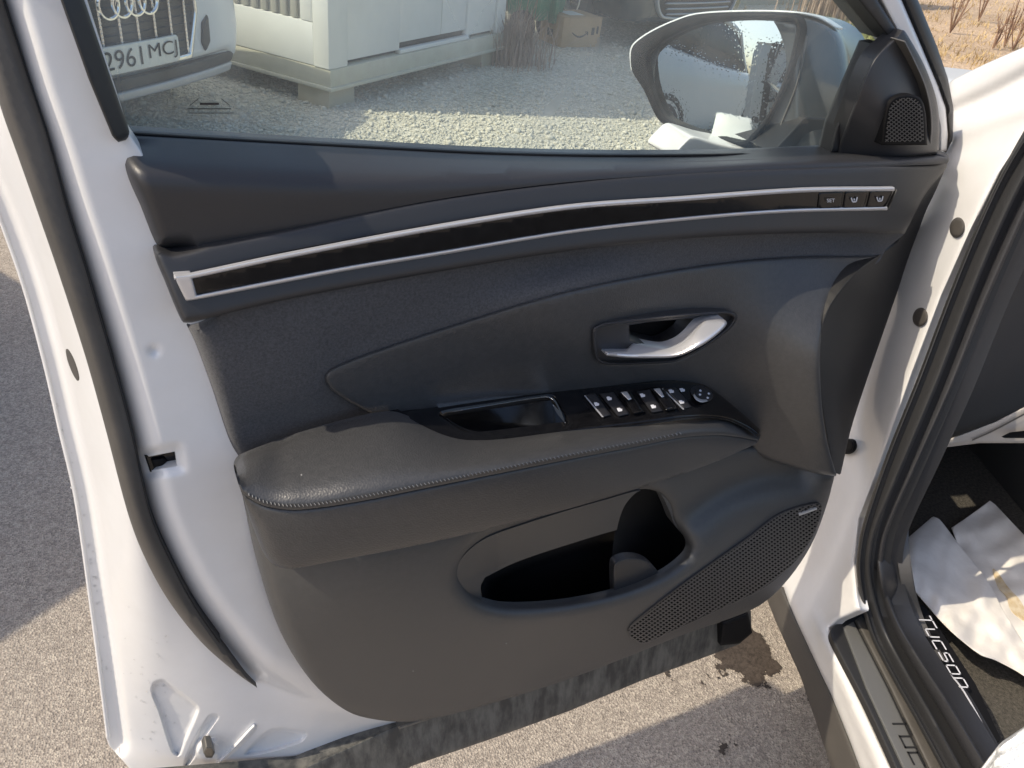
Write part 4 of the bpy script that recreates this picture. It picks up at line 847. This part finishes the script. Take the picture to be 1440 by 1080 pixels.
for q in G2[mk_]:
    x, y = scn[0] + q[0], scn[1] + q[1]; h = stp_ / 2; mb.add([(x - h, y - h, .003), (x + h, y - h, .003), (x + h, y + h, .003), (x - h, y + h, .003)], [(0, 1, 2, 3)])
o = mb.build('tar_stain', MT['wet'], smooth=0); tag(o, 'dark wet stain on the asphalt below the door hinge', 'stain')

# ------------------------------------------------------------------ vehicles
def torus_wheel(mbt, mbr, x, y, r, w, spokes=5):
    pass
def make_wheel(root, x, y, r=0.34, w=0.22, side=1, spokes=5):
    n = 28; prof = [(-w / 2, r * .66), (-w / 2, r * .93), (-w * .38, r), (w * .38, r), (w / 2, r * .93), (w / 2, r * .66)]
    V = [];Fc = []
    for i in range(n):
        t = 2 * math.pi * i / n
        for a, q in prof: V.append((x + a, y + q * math.cos(t), r + q * math.sin(t)))
    m_ = len(prof)
    for i in range(n):
        for k in range(m_): Fc.append((i * m_ + k, ((i + 1) % n) * m_ + k, ((i + 1) % n) * m_ + (k + 1) % m_, i * m_ + (k + 1) % m_))
    wh = mk('wheel', V, Fc, MT['tyre'], root, local=True)
    mb = MB(); xo = x + side * w * .40
    ring = [(xo, y + r * .64 * math.cos(t), r + r * .64 * math.sin(t)) for t in np.linspace(0, 2 * math.pi, 24, endpoint=False)]
    mb.tube(ring, 0.022, 6, True)
    for k in range(spokes):
        t = 2 * math.pi * k / spokes + .3
        mb.tube([(xo, y, r), (xo + side * .02, y + r * .3 * math.cos(t), r + r * .3 * math.sin(t)), (xo, y + r * .62 * math.cos(t), r + r * .62 * math.sin(t))], [0.045, 0.032, 0.03], 6)
    mk('rim', np.array(mb.V), mb.F, MT['rim'], wh, local=True)
    mb = MB(); dsk = [(xo - side * .05, y + r * .6 * math.cos(t), r + r * .6 * math.sin(t)) for t in np.linspace(0, 2 * math.pi, 24, endpoint=False)]
    mk('brake_disc', np.array(dsk), [tuple(range(24))], MT['grille'], wh, local=True)
    return wh
def loft(st, n_side=7):
    """stations (y, zlo, zhi, hw): rounded box sections joined into one hull"""
    V = []; Fc = []; sec = []
    for (y, z0, z1, hw) in st:
        q = []
        for sx in (1, -1):
            ang = np.linspace(-math.pi / 2, math.pi / 2, n_side * 2)
            pts = [(sx * hw * (0.80 + 0.20 * abs(math.cos(a)) ** .6) * (1 if abs(a) < 1.5 else .93), (z0 + z1) / 2 + (z1 - z0) / 2 * math.copysign(abs(math.sin(a)) ** .7, math.sin(a))) for a in ang]
            q += pts if sx == 1 else pts[::-1]
        sec.append(q)
    m_ = len(sec[0])
    for (y, *_), q in zip(st, sec): V += [(x, y, z) for x, z in q]
    for i in range(len(st) - 1):
        for k in range(m_): Fc.append((i * m_ + k, i * m_ + (k + 1) % m_, (i + 1) * m_ + (k + 1) % m_, (i + 1) * m_ + k))
    Fc += [tuple(range(m_))[::-1], tuple((len(st) - 1) * m_ + k for k in range(m_))]
    return V, Fc
def make_car(name, label, loc, az, paint, front=True, H=1.62, Lh=4.5, hw=0.91, group=None, bump_front=0.06):
    """front bumper at local y=0, car reaches back along +y, x to the right seen from the front"""
    r = thing(name, label, 'car', loc, az, group)
    k = H / 1.62
    st = [(bump_front, .30, .62, hw * .82), (bump_front + .06, .24, .80, hw * .93), (.28, .22, .95 * k, hw * .98), (.75, .22, 1.02 * k, hw), (1.35, .22, 1.06 * k, hw), (2.6, .22, 1.04 * k, hw), (3.7, .22, 1.06 * k, hw), (Lh - .25, .24, 1.08 * k, hw * .97), (Lh - .06, .28, .98 * k, hw * .93), (Lh, .34, .80, hw * .86)]
    V, Fc = loft(st); mk('body', V, Fc, paint, r, local=True, smooth=50)
    gs = [(1.20, 1.00 * k, 1.06 * k, hw * .84), (1.75, 1.0 * k, 1.46 * k, hw * .78), (2.1, 1.0 * k, H - .04, hw * .74), (3.2, 1.0 * k, H - .05, hw * .74), (Lh - .55, 1.0 * k, H - .14, hw * .74), (Lh - .12, 1.0 * k, 1.10 * k, hw * .80)]
    V, Fc = loft(gs); mk('window', V, Fc, MT['carglass'], r, local=True, smooth=50)
    rs = [(1.95, H - .14, H - .012, hw * .735), (2.3, H - .10, H + .004, hw * .75), (3.2, H - .10, H, hw * .75), (Lh - .5, H - .16, H - .06, hw * .75)]
    V, Fc = loft(rs); rf = mk('roof', V, Fc, paint, r, local=True, smooth=50)
    for sx in (1, -1):
        mb = MB().tube([(sx * hw * .80, 1.28, 1.03 * k), (sx * hw * .74, 1.95, H - .08)], 0.035, 6); mk('windscreen_pillar', mb.V, mb.F, paint, r, local=True)
        mb = MB().tube([(sx * hw * .82, Lh - .30, 1.05 * k), (sx * hw * .75, Lh - .62, H - .10)], 0.06, 6); mk('rear_pillar', mb.V, mb.F, paint, r, local=True)
        mb = MB().box(sx * hw * .80 - .16, sx * hw * .80 + .14, Lh - .10, Lh + .025, .78, .95, .02); mk('tail_light', mb.V, mb.F, MT['red'], r, local=True)
        mb = MB().box(sx * hw * .72 - .18, sx * hw * .72 + .16, bump_front + .02, bump_front + .18, .70, .84, .03); mk('headlight', mb.V, mb.F, MT['lens'], r, local=True)
        for y in (.88, Lh - .82):
            mb = MB(); t = np.linspace(0.05, math.pi - .05, 16)
            mb.tube([(sx * hw * .975, y + .40 * math.cos(q), .34 + .40 * math.sin(q)) for q in t], 0.045, 6); mk('wheel_arch', mb.V, mb.F, MT['grille'], r, local=True)
            make_wheel(r, sx * hw * .90, y, side=sx)
    mb = MB().box(-.26, .26, Lh + .0, Lh + .03, .60, .71, .004); mk('number_plate', mb.V, mb.F, MT['plate'], r, local=True)
    mb = MB().box(-hw * .8, hw * .8, Lh - .05, Lh + .04, .30, .46, .03); mk('rear_bumper', mb.V, mb.F, MT['grille'], r, local=True)
    return r

# white car with the chrome grille, seen through the glass
AZ_A = rad(41.0); AO = HZ(0.42)([(248, 78)])[0]; AO[2] = 0; UA = np.array([math.cos(AZ_A), math.sin(AZ_A), 0]); AO = AO - UA * 0.26
audi = make_car('parked_car', 'white car with chrome ring badge and slatted grille, number plate 2961 MCJ', tuple(AO), AZ_A, MT['carwhite'], bump_front=0.10, H=1.62, hw=0.92)
LA = Local(AO, AZ_A)
def A(px, py, d=0.0): return LA.uz(px, py, d)
def mirror_u(P): return [(-x, z) for x, z in P]
def curvd(P, d0=0.0): return d0 + 0.10 * (np.abs(P[:, 0]) / 900.0) ** 2.4
def aslab(name, pts, d0, m, par=audi, edge=(8, 0.008), sp=30, back=0.03, **k): return slab(name, pts, lambda P: curvd(P, d0), m, par, edge=edge, sp=sp, back=back, surf=LA, **k)
# the parts are authored in world space, so parent them with the inverse of the car's own transform
bpy.context.view_layer.update()
AINV = (Matrix.Translation(Vector(AO)) @ Matrix.Rotation(AZ_A, 4, 'Z')).inverted()
_n0 = set(o.name for o in bpy.data.objects)
grR = [A(281, -30), A(282, 30), A(273, 82)]
zb = grR[2][1]; gw = grR[1][0]
gro = [(-gw * .97, 800), (-gw, grR[1][1] + 40), (-grR[2][0] + 6, zb), (grR[2][0] - 6, zb), (gw, grR[1][1] + 40), (gw * .97, 800)]
gri = [(-gw * .92, 790), (-gw * .945, grR[1][1] + 45), (-grR[2][0] + 22, zb + 26), (grR[2][0] - 22, zb + 26), (gw * .945, grR[1][1] + 45), (gw * .92, 790)]
bump_o = [(-760, 820), (-830, 620), (-850, 470), (-800, 320), (-700, zb - 30), (700, zb - 30), (800, 320), (850, 470), (830, 620), (760, 820)]
root_a = audi
def under(fn, *a, **k):
    o = fn(*a, **k); return o
aslab('front_bumper', curve(bump_o, 4, True), 0.02, MT['carwhite'], edge=(40, 0.05), back=0.08, sp=40)
aslab('grille_frame', gro, -0.012, MT['chrome'], holes=[gri], edge=(8, 0.010), sp=20)
aslab('grille_backing', gri, 0.012, MT['grille'], edge=(0, 0), sp=60)
zt = 790; u0 = -gw * .9
ub = [A(x, y)[0] for x, y in ((142, 40), (168, 40), (195, 40), (220, 30), (241, 25), (263, 30))]
stepu = (ub[-1] - ub[0]) / 5
for k in range(-8, 7):
    u = ub[0] + stepu * k
    if abs(u) < gw * .90: aslab('grille_bar', [(u - 6, zb + 24), (u + 6, zb + 24), (u + 6, zt), (u - 6, zt)], -0.006, MT['chrome'], edge=(5, 0.006), sp=30)
for z in np.arange(zb + 50, zt, 36):
    aslab('grille_slat', [(-gw * .93, z - 4), (gw * .93, z - 4), (gw * .93, z + 4), (-gw * .93, z + 4)], 0.004, MT['grille'], edge=(2, 0.004), sp=60)
cz = A(176, 3)[1]
for k in (-1.5, -.5, .5, 1.5):
    c = LA([(A(176, 3)[0] + k * 74, cz)], -0.02)[0]; R_ = 0.053
    mb = MB().tube([c + UA * R_ * math.cos(t) + np.array([0, 0, R_ * math.sin(t)]) for t in np.linspace(0, 2 * math.pi, 28, endpoint=False)], 0.0075, 6, True)
    mb.build('badge_ring', MT['chrome'], audi)
pz0 = A(248, 83)[1]
pl = aslab('number_plate', [(-260, pz0 - 2), (260, pz0 - 2), (260, pz0 + 112), (-260, pz0 + 112)], -0.03, MT['plate'], edge=(4, 0.003), back=0.012, sp=40)
aslab('plate_band', [(-256, pz0 + 3), (-214, pz0 + 3), (-214, pz0 + 107), (-256, pz0 + 107)], -0.032, MT['blue'], par=pl, edge=(0, 0), back=0.0006)
for s_, x0, w_ in (('2961', -196, 218), ('MCJ', 62, 176)):
    text_mesh(s_, 'plate_lettering', MT['black'], pl, LA([(x0, pz0 + 18)], -0.0305)[0], UA, (0, 0, 1), w_ / 1000, 0.078, 0.0025)
fg = [A(293, 34), A(302, 22), A(305, 60), A(298, 74), A(292, 62)]
for q in (fg, mirror_u(fg)): aslab('air_vent', q, 0.005, MT['grille'], edge=(8, 0.01), sp=20)
lz = A(230, 112)[1]
aslab('lower_intake', [(-800, zb - 34), (800, zb - 34), (760, lz - 20), (-760, lz - 20)], 0.03, MT['grille'], edge=(6, 0.006), sp=40)
aslab('silver_skid', [(-760, lz - 20), (760, lz - 20), (720, lz - 62), (-720, lz - 62)], 0.02, MT['silver'], edge=(10, 0.012), sp=40)

# dark car behind the mirror
DO = HZ(0.0)([(935, 52)])[0]
darkc = make_car('parked_car', 'dark grey car behind the cardboard box, its wide slatted grille facing the glass', (5.27, 5.90, 0), rad(17), MT['cardark'], hw=0.93, H=1.55)
LD = Local((5.27, 5.90, 0), rad(17))
for z in range(320, 700, 45):
    w_ = 620 - (700 - z) * .35
    slab('grille_slat', [(-w_, z), (w_, z), (w_, z + 14), (-w_, z + 14)], lambda P: -0.02 + 0.10 * (np.abs(P[:, 0]) / 900.0) ** 2.4, MT['silver'], darkc, edge=(5, 0.006), sp=60, surf=LD, back=0.02)
slab('grille_frame', band([(-660, 740), (-620, 420), (-500, 300), (500, 300), (620, 420), (660, 740)], 22), lambda P: -0.025 + 0.10 * (np.abs(P[:, 0]) / 900.0) ** 2.4, MT['silver'], darkc, edge=(8, 0.008), sp=40, surf=LD, back=0.03)
slab('grille_backing', [(-660, 750), (-620, 420), (-500, 300), (500, 300), (620, 420), (660, 750)], lambda P: 0.0 + 0.10 * (np.abs(P[:, 0]) / 900.0) ** 2.4, MT['grille'], darkc, edge=(0, 0), sp=60, surf=LD, back=0.03)
# out-of-view car at left, added and sized to shade the asphalt beside the door
NB_AZ = rad(30)
shade_car = make_car('parked_car', 'white car placed off to the left for its shade, reflected in the side mirror', (-1.15 - 4.5 * .866, 2.15 - 4.5 * .5, 0), rad(-60), MT['carwhite'], H=1.84, hw=0.93)

# ------------------------------------------------------------------ white site cabin
KC = HZ(0.12)([(463, 127)])[0]; KC[2] = 0; AZC = rad(35.1)
cabin = thing('site_cabin', 'white portable site cabin with ribbed side standing on gravel', 'cabin', tuple(KC), AZC)
def cb(name, x0, x1, y0, y1, z0, z1, m, b=0.004, par=cabin):
    mb = MB().box(x0, x1, y0, y1, z0, z1, b); return mk(name, mb.V, mb.F, m, par, local=True, smooth=30)
LX, LY, HH = 2.05, 4.2, 2.2
cb('base_frame', 0, LX, -.012, LY, .12, .235, MT['cabinbase'], .008)
cb('base_flange', -.014, LX + .012, -.028, LY, .115, .135, MT['cabinbase'], .003)
for x in (0.02, LX - .26):
    for y in (.02, 1.9, 3.8): cb('support_block', x, x + .24, y, y + .24, 0.002, .115, MT['kerb'], .005)
cb('corner_post', -.006, .165, -.006, .11, .235, HH, MT['cabin'], .006)
cb('corner_post', LX - .12, LX + .004, -.004, .10, .235, HH, MT['cabin'], .006)
cb('corner_post', -.004, .10, LY - .10, LY, .235, HH, MT['cabin'], .006)
cb('roof_frame', -.02, LX + .02, -.02, LY + .02, HH, HH + .14, MT['cabinbase'], .01)
# end wall seen at the right: flat panels with joints
xs = [.17, .71, 1.20, 1.52, LX - .125]
for i, (a, b) in enumerate(zip(xs[:-1], xs[1:])):
    cb('wall_panel', a + .004, b - .004, .012 + (.008 if i in (1, 2) else 0), .05, .30 if i in (1, 2) else .26, HH - .01, MT['cabin'], .003)
cb('panel_backing', .1, LX - .05, .052, .06, .235, HH - .01, MT['grille'], 0)
cb('door_sill', .70, 1.54, -.004, .04, .238, .262, MT['cabin'], .003)
# long wall seen at the left: ribbed panel in a plain frame
cb('wall_backing', .016, .03, .11, LY - .1, .235, HH - .01, MT['cabin2'], 0)
cb('lower_rail', -.002, .03, .112, LY - .102, .237, .47, MT['cabin'], .005)
cb('side_stile', -.004, .03, .112, .20, .472, HH - .012, MT['cabin'], .004)
mb0 = MB().box(-.003, .016, -.022, .022, .475, HH - .015, .004)
rib0 = None
for k in range(52):
    y = .25 + k * .075
    if y > LY - .15: break
    if rib0 is None:
        rib0 = mk('rib', mb0.V, mb0.F, MT['cabin2'], cabin, local=True, smooth=30); rib0.location = (0, y, 0)
    else:
        o = rib0.copy(); COL.objects.link(o); o.location = (0, y, 0)

# ------------------------------------------------------------------ cardboard box
bp = HZ(0)([(788, 68), (841, 67), (776, 58)]); bu = bp[1] - bp[0]; bw = float(np.linalg.norm(bu)); baz = math.atan2(bu[1], bu[0])
box = thing('cardboard_box', 'brown cardboard parcel box with a curved smile print on the gravel', 'box', tuple(bp[0]), baz)
bh, bd = 0.25, 0.34
mb = MB().box(0, bw, 0, bd, 0.006, bh, .004); mk('carton', mb.V, mb.F, MT['card'], box, local=True)
mb = MB().box(-.001, bw / 2 - .003, -.001, bd + .002, bh + .0005, bh + .006, .001); mk('flap', mb.V, mb.F, MT['card'], box, local=True)
mb = MB().box(bw / 2 + .003, bw + .001, -.001, bd + .002, bh + .0005, bh + .006, .001); mk('flap', mb.V, mb.F, MT['card'], box, local=True)
mb = MB().box(bw * .28, bw * .66, bd * .25, bd * .8, bh + .0065, bh + .008, 0); mk('shipping_label', mb.V, mb.F, MT['plate'], box, local=True)
mb = MB(); t = np.linspace(-1, 1, 13)
sm = [(bw * .45 + .085 * q, -.003, .095 + .035 * q * q) for q in t]
mb.tube(sm, [.003 + .005 * (1 - abs(q)) for q in t], 6); mb.tube([(bw * .45 + .06, -.003, .135), (bw * .45 + .088, -.003, .134), (bw * .45 + .088, -.003, .108)], .0045, 6)
mk('smile_print', mb.V, mb.F, MT['black'], box, local=True)
mb = MB().box(bw - .105, bw - .075, -.004, 0.001, .11, .17, 0).box(bw - .05, bw - .03, -.004, 0.001, .12, .18, 0); mk('handling_mark', mb.V, mb.F, MT['black'], box, local=True)
mb = MB().box(-.004, .001, .14, .22, .07, .13, 0); mk('hand_hole', mb.V, mb.F, MT['black'], box, local=True)

# ------------------------------------------------------------------ green bin, green container, scrap carton behind
gb = HZ(0)([(748, 56)])[0]
gbin = thing('wheelie_bin', 'green plastic wheeled bin behind the dry weeds', 'bin', tuple(gb), rad(25))
V, Fc = [], []
for z, h in ((.20, .17), (.5, .20), (.95, .25), (1.0, .27)): V += [(-h, -h, z), (h, -h, z), (h, h, z), (-h, h, z)]
for i in range(3):
    for k in range(4): Fc.append((i * 4 + k, i * 4 + (k + 1) % 4, i * 4 + 4 + (k + 1) % 4, i * 4 + 4 + k))
Fc += [(3, 2, 1, 0), (12, 13, 14, 15)]
mk('bin_body', V, Fc, MT['green'], gbin, local=True, smooth=0)
mb = MB().box(-.30, .30, -.32, .30, 1.0, 1.05, .02); mk('lid', mb.V, mb.F, MT['green'], gbin, local=True)
mb = MB().box(-.03, .03, -.24, -.17, .18, .95, .01); mk('front_rib', mb.V, mb.F, MT['green'], gbin, local=True)
for sx in (-.2, .2):
    mb = MB().tube([(sx - .03, -.02, .13), (sx + .03, -.02, .13)], .13, 18); mk('wheel', mb.V, mb.F, MT['tyre'], gbin, local=True)
    mb = MB().tube([(sx - .035, -.02, .13), (sx + .035, -.02, .13)], .06, 12); mk('hub', mb.V, mb.F, MT['lens'], gbin, local=True)
gc_ = thing('green_container', 'green sheet metal container far behind the cabin corner', 'container', (4.3, 9.6, 0), rad(8))
mb = MB().box(-1.6, .95, .02, 2.2, .1, 2.4, .01); mk('wall', mb.V, mb.F, MT['greenwall'], gc_, local=True)
for k in range(17):
    mb = MB().box(-1.55 + k * .15, -1.48 + k * .15, -.01, .02, .16, 2.36, .006); mk('rib', mb.V, mb.F, MT['greenwall'], gc_, local=True)
mb = MB().box(-1.62, .97, -.02, 2.2, .02, .1, .01); mk('base_rail', mb.V, mb.F, MT['cabin'], gc_, local=True)
sc_ = HZ(0)([(776, 38)])[0]
scrap = thing('scrap_carton', 'torn flattened tan carton leaning beside the green bin', 'carton', tuple(sc_), rad(10))
mb = MB(); mb.add([(-.16, 0, .002), (.2, -.05, .002), (.24, .1, .30), (-.02, .16, .36), (-.16, .012, .002), (.2, -.038, .002), (.24, .112, .30), (-.02, .172, .36)], [(0, 1, 2, 3), (7, 6, 5, 4), (0, 4, 5, 1), (1, 5, 6, 2), (2, 6, 7, 3), (3, 7, 4, 0)])
mk('sheet', mb.V, mb.F, MT['card'], scrap, local=True, smooth=0)
mb = MB(); mb.add([(-.3, -.16, .004), (.1, -.22, .004), (.16, -.02, .11), (-.2, .02, .09), (-.3, -.16, .014), (.1, -.22, .014), (.16, -.02, .12), (-.2, .02, .10)], [(3, 2, 1, 0), (4, 5, 6, 7), (0, 1, 5, 4), (1, 2, 6, 5), (2, 3, 7, 6), (3, 0, 4, 7)])
mk('flap', mb.V, mb.F, MT['card'], scrap, local=True, smooth=0)

# ------------------------------------------------------------------ vegetation
def blades(base, n, h, spread, w, r, lean_=0.5):
    mb = MB()
    for k in range(n):
        a = r.uniform(0, 2 * math.pi); q = abs(r.normal(0, spread)); x, y = base[0] + q * math.cos(a), base[1] + q * math.sin(a)
        hh = h * r.uniform(.45, 1.1); l = r.uniform(0.05, lean_) * hh; b = r.uniform(0, 2 * math.pi); ww = w * r.uniform(.6, 1.3)
        c, s_ = math.cos(b), math.sin(b); pts = []
        for t in (0, .5, 1): pts.append((x + l * t * t * c, y + l * t * t * s_, base[2] + hh * t * (1 - .15 * t)))
        V = []
        for i, p in enumerate(pts):
            q2 = ww * (1 - .8 * i / 2); V += [(p[0] - s_ * q2, p[1] + c * q2, p[2]), (p[0] + s_ * q2, p[1] - c * q2, p[2])]
        mb.add(V, [(0, 1, 3, 2), (2, 3, 5, 4)])
    return mb
wb = HZ(0)([(716, 88)])[0]
wd = thing('dry_weed', 'brown dead weed clump at the corner of the white cabin', 'weed', tuple(wb))
blades(np.array(wb) - wb, 900, .44, .15, .004, RNG, .7).build('stems', MT['weed'], None, local=True, smooth=0).parent = wd
mb = MB()
for k in range(14):
    a = RNG.uniform(0, 6.3); q = RNG.uniform(.02, .14); p = np.array([q * math.cos(a), q * math.sin(a), 0]); e_ = p * RNG.uniform(1.2, 2.4) + [0, 0, RNG.uniform(.3, .6)]
    mb.tube([p, (p + e_) / 2 + RNG.normal(0, .02, 3), e_], [.006, .004, .002], 4)
mk('woody_stems', np.array(mb.V), mb.F, MT['twig'], wd, local=True)
# loose dry grass beyond the gravel: uncountable
mb = MB()
for k in range(520):
    px = RNG.uniform(1010, 1470); py = RNG.uniform(-10, 112)
    if px < 1260 and RNG.random() < .35: continue
    p = HZ(0)([(px, py)])[0]
    if p[0] > 26 or p[1] > 22 or p[1] < 3 or p[0] < 7.4: continue
    b = blades(p, 9, RNG.uniform(.04, .13), .10, .006, RNG, 1.1); mb.add(b.V, b.F)
o = mb.build('dry_grass', MT['straw'], smooth=0); o['kind'] = 'stuff'
mb = MB()
for k in range(420):
    px = RNG.uniform(1150, 1245); py = RNG.uniform(22, 70); p = HZ(0)([(px, py)])[0]
    if p[0] > 16: continue
    b = blades(p, 8, RNG.uniform(.04, .13), .10, .006, RNG, 1.0); mb.add(b.V, b.F)
o = mb.build('green_grass', MT['grass'], smooth=0); o['kind'] = 'stuff'
tw_ = [(1336, 46, .62, 'tall'), (1376, 30, .8, 'tall'), (1412, 66, .55, 'reddish'), (1424, 70, .72, 'reddish'), (1396, 68, .45, 'short')]
for i, (px, py, h, kd) in enumerate(tw_):
    p = HZ(0)([(px, py)])[0]
    lab = ['leafless twig plant nearest the black window frame on the dirt', 'tallest leafless twig plant standing on the bare dirt', 'brown twig plant second from the right edge above the white fender', 'brown twig plant nearest the right edge above the white fender', 'shortest brown twig plant, left of the two by the right edge'][i]
    t_ = thing('twig_plant', lab, 'plant', tuple(p), 0, 'dead twig plants on the dirt field')
    mb = MB()
    for k in range(7):
        a = RNG.uniform(0, 6.3); q = np.array([math.cos(a), math.sin(a), 0]); e_ = q * RNG.uniform(.05, .28) * h + np.array([0, 0, h * RNG.uniform(.6, 1.1)])
        mid = e_ * .5 + RNG.normal(0, .02, 3); mb.tube([(0, 0, 0), mid, e_], [.009, .006, .003], 4)
        for j in range(3):
            s0 = e_ * RNG.uniform(.4, .8); mb.tube([s0, s0 + RNG.normal(0, .05, 3) + [0, 0, .08]], [.005, .002], 4)
    mk('stems', np.array(mb.V), mb.F, MT['twig'], t_, local=True)
for px, h, lab in ((1148, .9, 'clump of tall dry stalks against the pale wall left of the mirror corner'), (1176, 1.1, 'taller clump of dry stalks against the pale wall near the window pillar')):
    p = HZ(0)([(px, 30)])[0]; t_ = thing('dry_stalks', lab, 'plant', tuple(p), 0, 'dry stalks in front of the pale wall')
    o = blades(np.zeros(3), 120, h, .22, .008, RNG, .3).build('stems', MT['weed'], None, local=True, smooth=0); o.parent = t_
# pale wall behind the dry stalks
a0, a1 = HZ(0)([(1030, 8)])[0], HZ(0)([(1262, 4)])[0]
wl = thing('garden_wall', 'pale rendered low wall behind the dry grass', 'wall', tuple(a0), math.atan2(a1[1] - a0[1], a1[0] - a0[0]))
Lw = float(np.linalg.norm(a1 - a0))
mb = MB().box(-3, Lw, 0, .2, 0, 1.5, .01); mk('render_face', mb.V, mb.F, MT['wall'], wl, local=True)
mb = MB().box(-3.03, Lw + .03, -.04, .24, 1.5, 1.56, .01); mk('coping', mb.V, mb.F, MT['kerb'], wl, local=True)
# ------------------------------------------------------------------ loose gravel stones (uncountable)
def ico():
    import bmesh
    bm = bmesh.new(); bmesh.ops.create_icosphere(bm, subdivisions=1, radius=1); bm.verts.index_update()
    V = np.array([v.co[:] for v in bm.verts]); Fc = np.array([[v.index for v in f.verts] for f in bm.faces]); bm.free(); return V, Fc
IV, IF = ico()
pts = []
while len(pts) < 34000:
    px, py = RNG.uniform(150, 1230), RNG.uniform(-5, 226) ** 1.0
    if RNG.random() > ((py + 60) / 286) ** .8: continue
    p = HZ(0.004)([(px, py)])[0]
    if p[1] < 2.75 or p[0] > 8.6 or p[1] > 11: continue
    pts.append(p)
pts = np.array(pts); n = len(pts)
sc = np.exp(RNG.normal(math.log(.0056), .48, n)); sc = np.clip(sc, .004, .028)
rz = RNG.uniform(0, 6.28, n); c, s_ = np.cos(rz), np.sin(rz)
sh = RNG.uniform(.65, 1.3, (n, 3)) * np.array([1, 1, .7])
Vv = IV[None] * sh[:, None] * (1 + RNG.normal(0, .14, (n, 12, 1))) * sc[:, None, None]
X = Vv[..., 0] * c[:, None] - Vv[..., 1] * s_[:, None]; Y = Vv[..., 0] * s_[:, None] + Vv[..., 1] * c[:, None]
Vv = np.stack([X, Y, Vv[..., 2]], 2) + pts[:, None] + np.array([0, 0, 1]) * sc[:, None, None] * .35
Fv = (IF[None] + (np.arange(n) * 12)[:, None, None]).reshape(-1, 3)
me = bpy.data.meshes.new('gravel_stones'); Vv = Vv.reshape(-1, 3)
me.vertices.add(len(Vv)); me.vertices.foreach_set('co', Vv.ravel()); me.loops.add(Fv.size); me.loops.foreach_set('vertex_index', Fv.ravel().astype(np.int32))
me.polygons.add(len(Fv)); me.polygons.foreach_set('loop_start', np.arange(0, Fv.size, 3, dtype=np.int32)); me.update(); me.validate()
me.materials.append(MT['stone']); o = bpy.data.objects.new('gravel_stones', me); COL.objects.link(o); o['kind'] = 'stuff'

# parts authored in world space under a rotated root: bring them into the root's frame
bpy.context.view_layer.update()
for root in (audi, darkc):
    R_ = Matrix.Rotation(root.rotation_euler.z, 4, 'Z').inverted()
    for o in list(root.children):
        if o.name in WLOC:
            subs = list(o.children)
            w = Vector(WLOC[o.name]) - Vector(root.location)
            o.location = R_ @ w; o.rotation_euler = (0, 0, -root.rotation_euler.z)
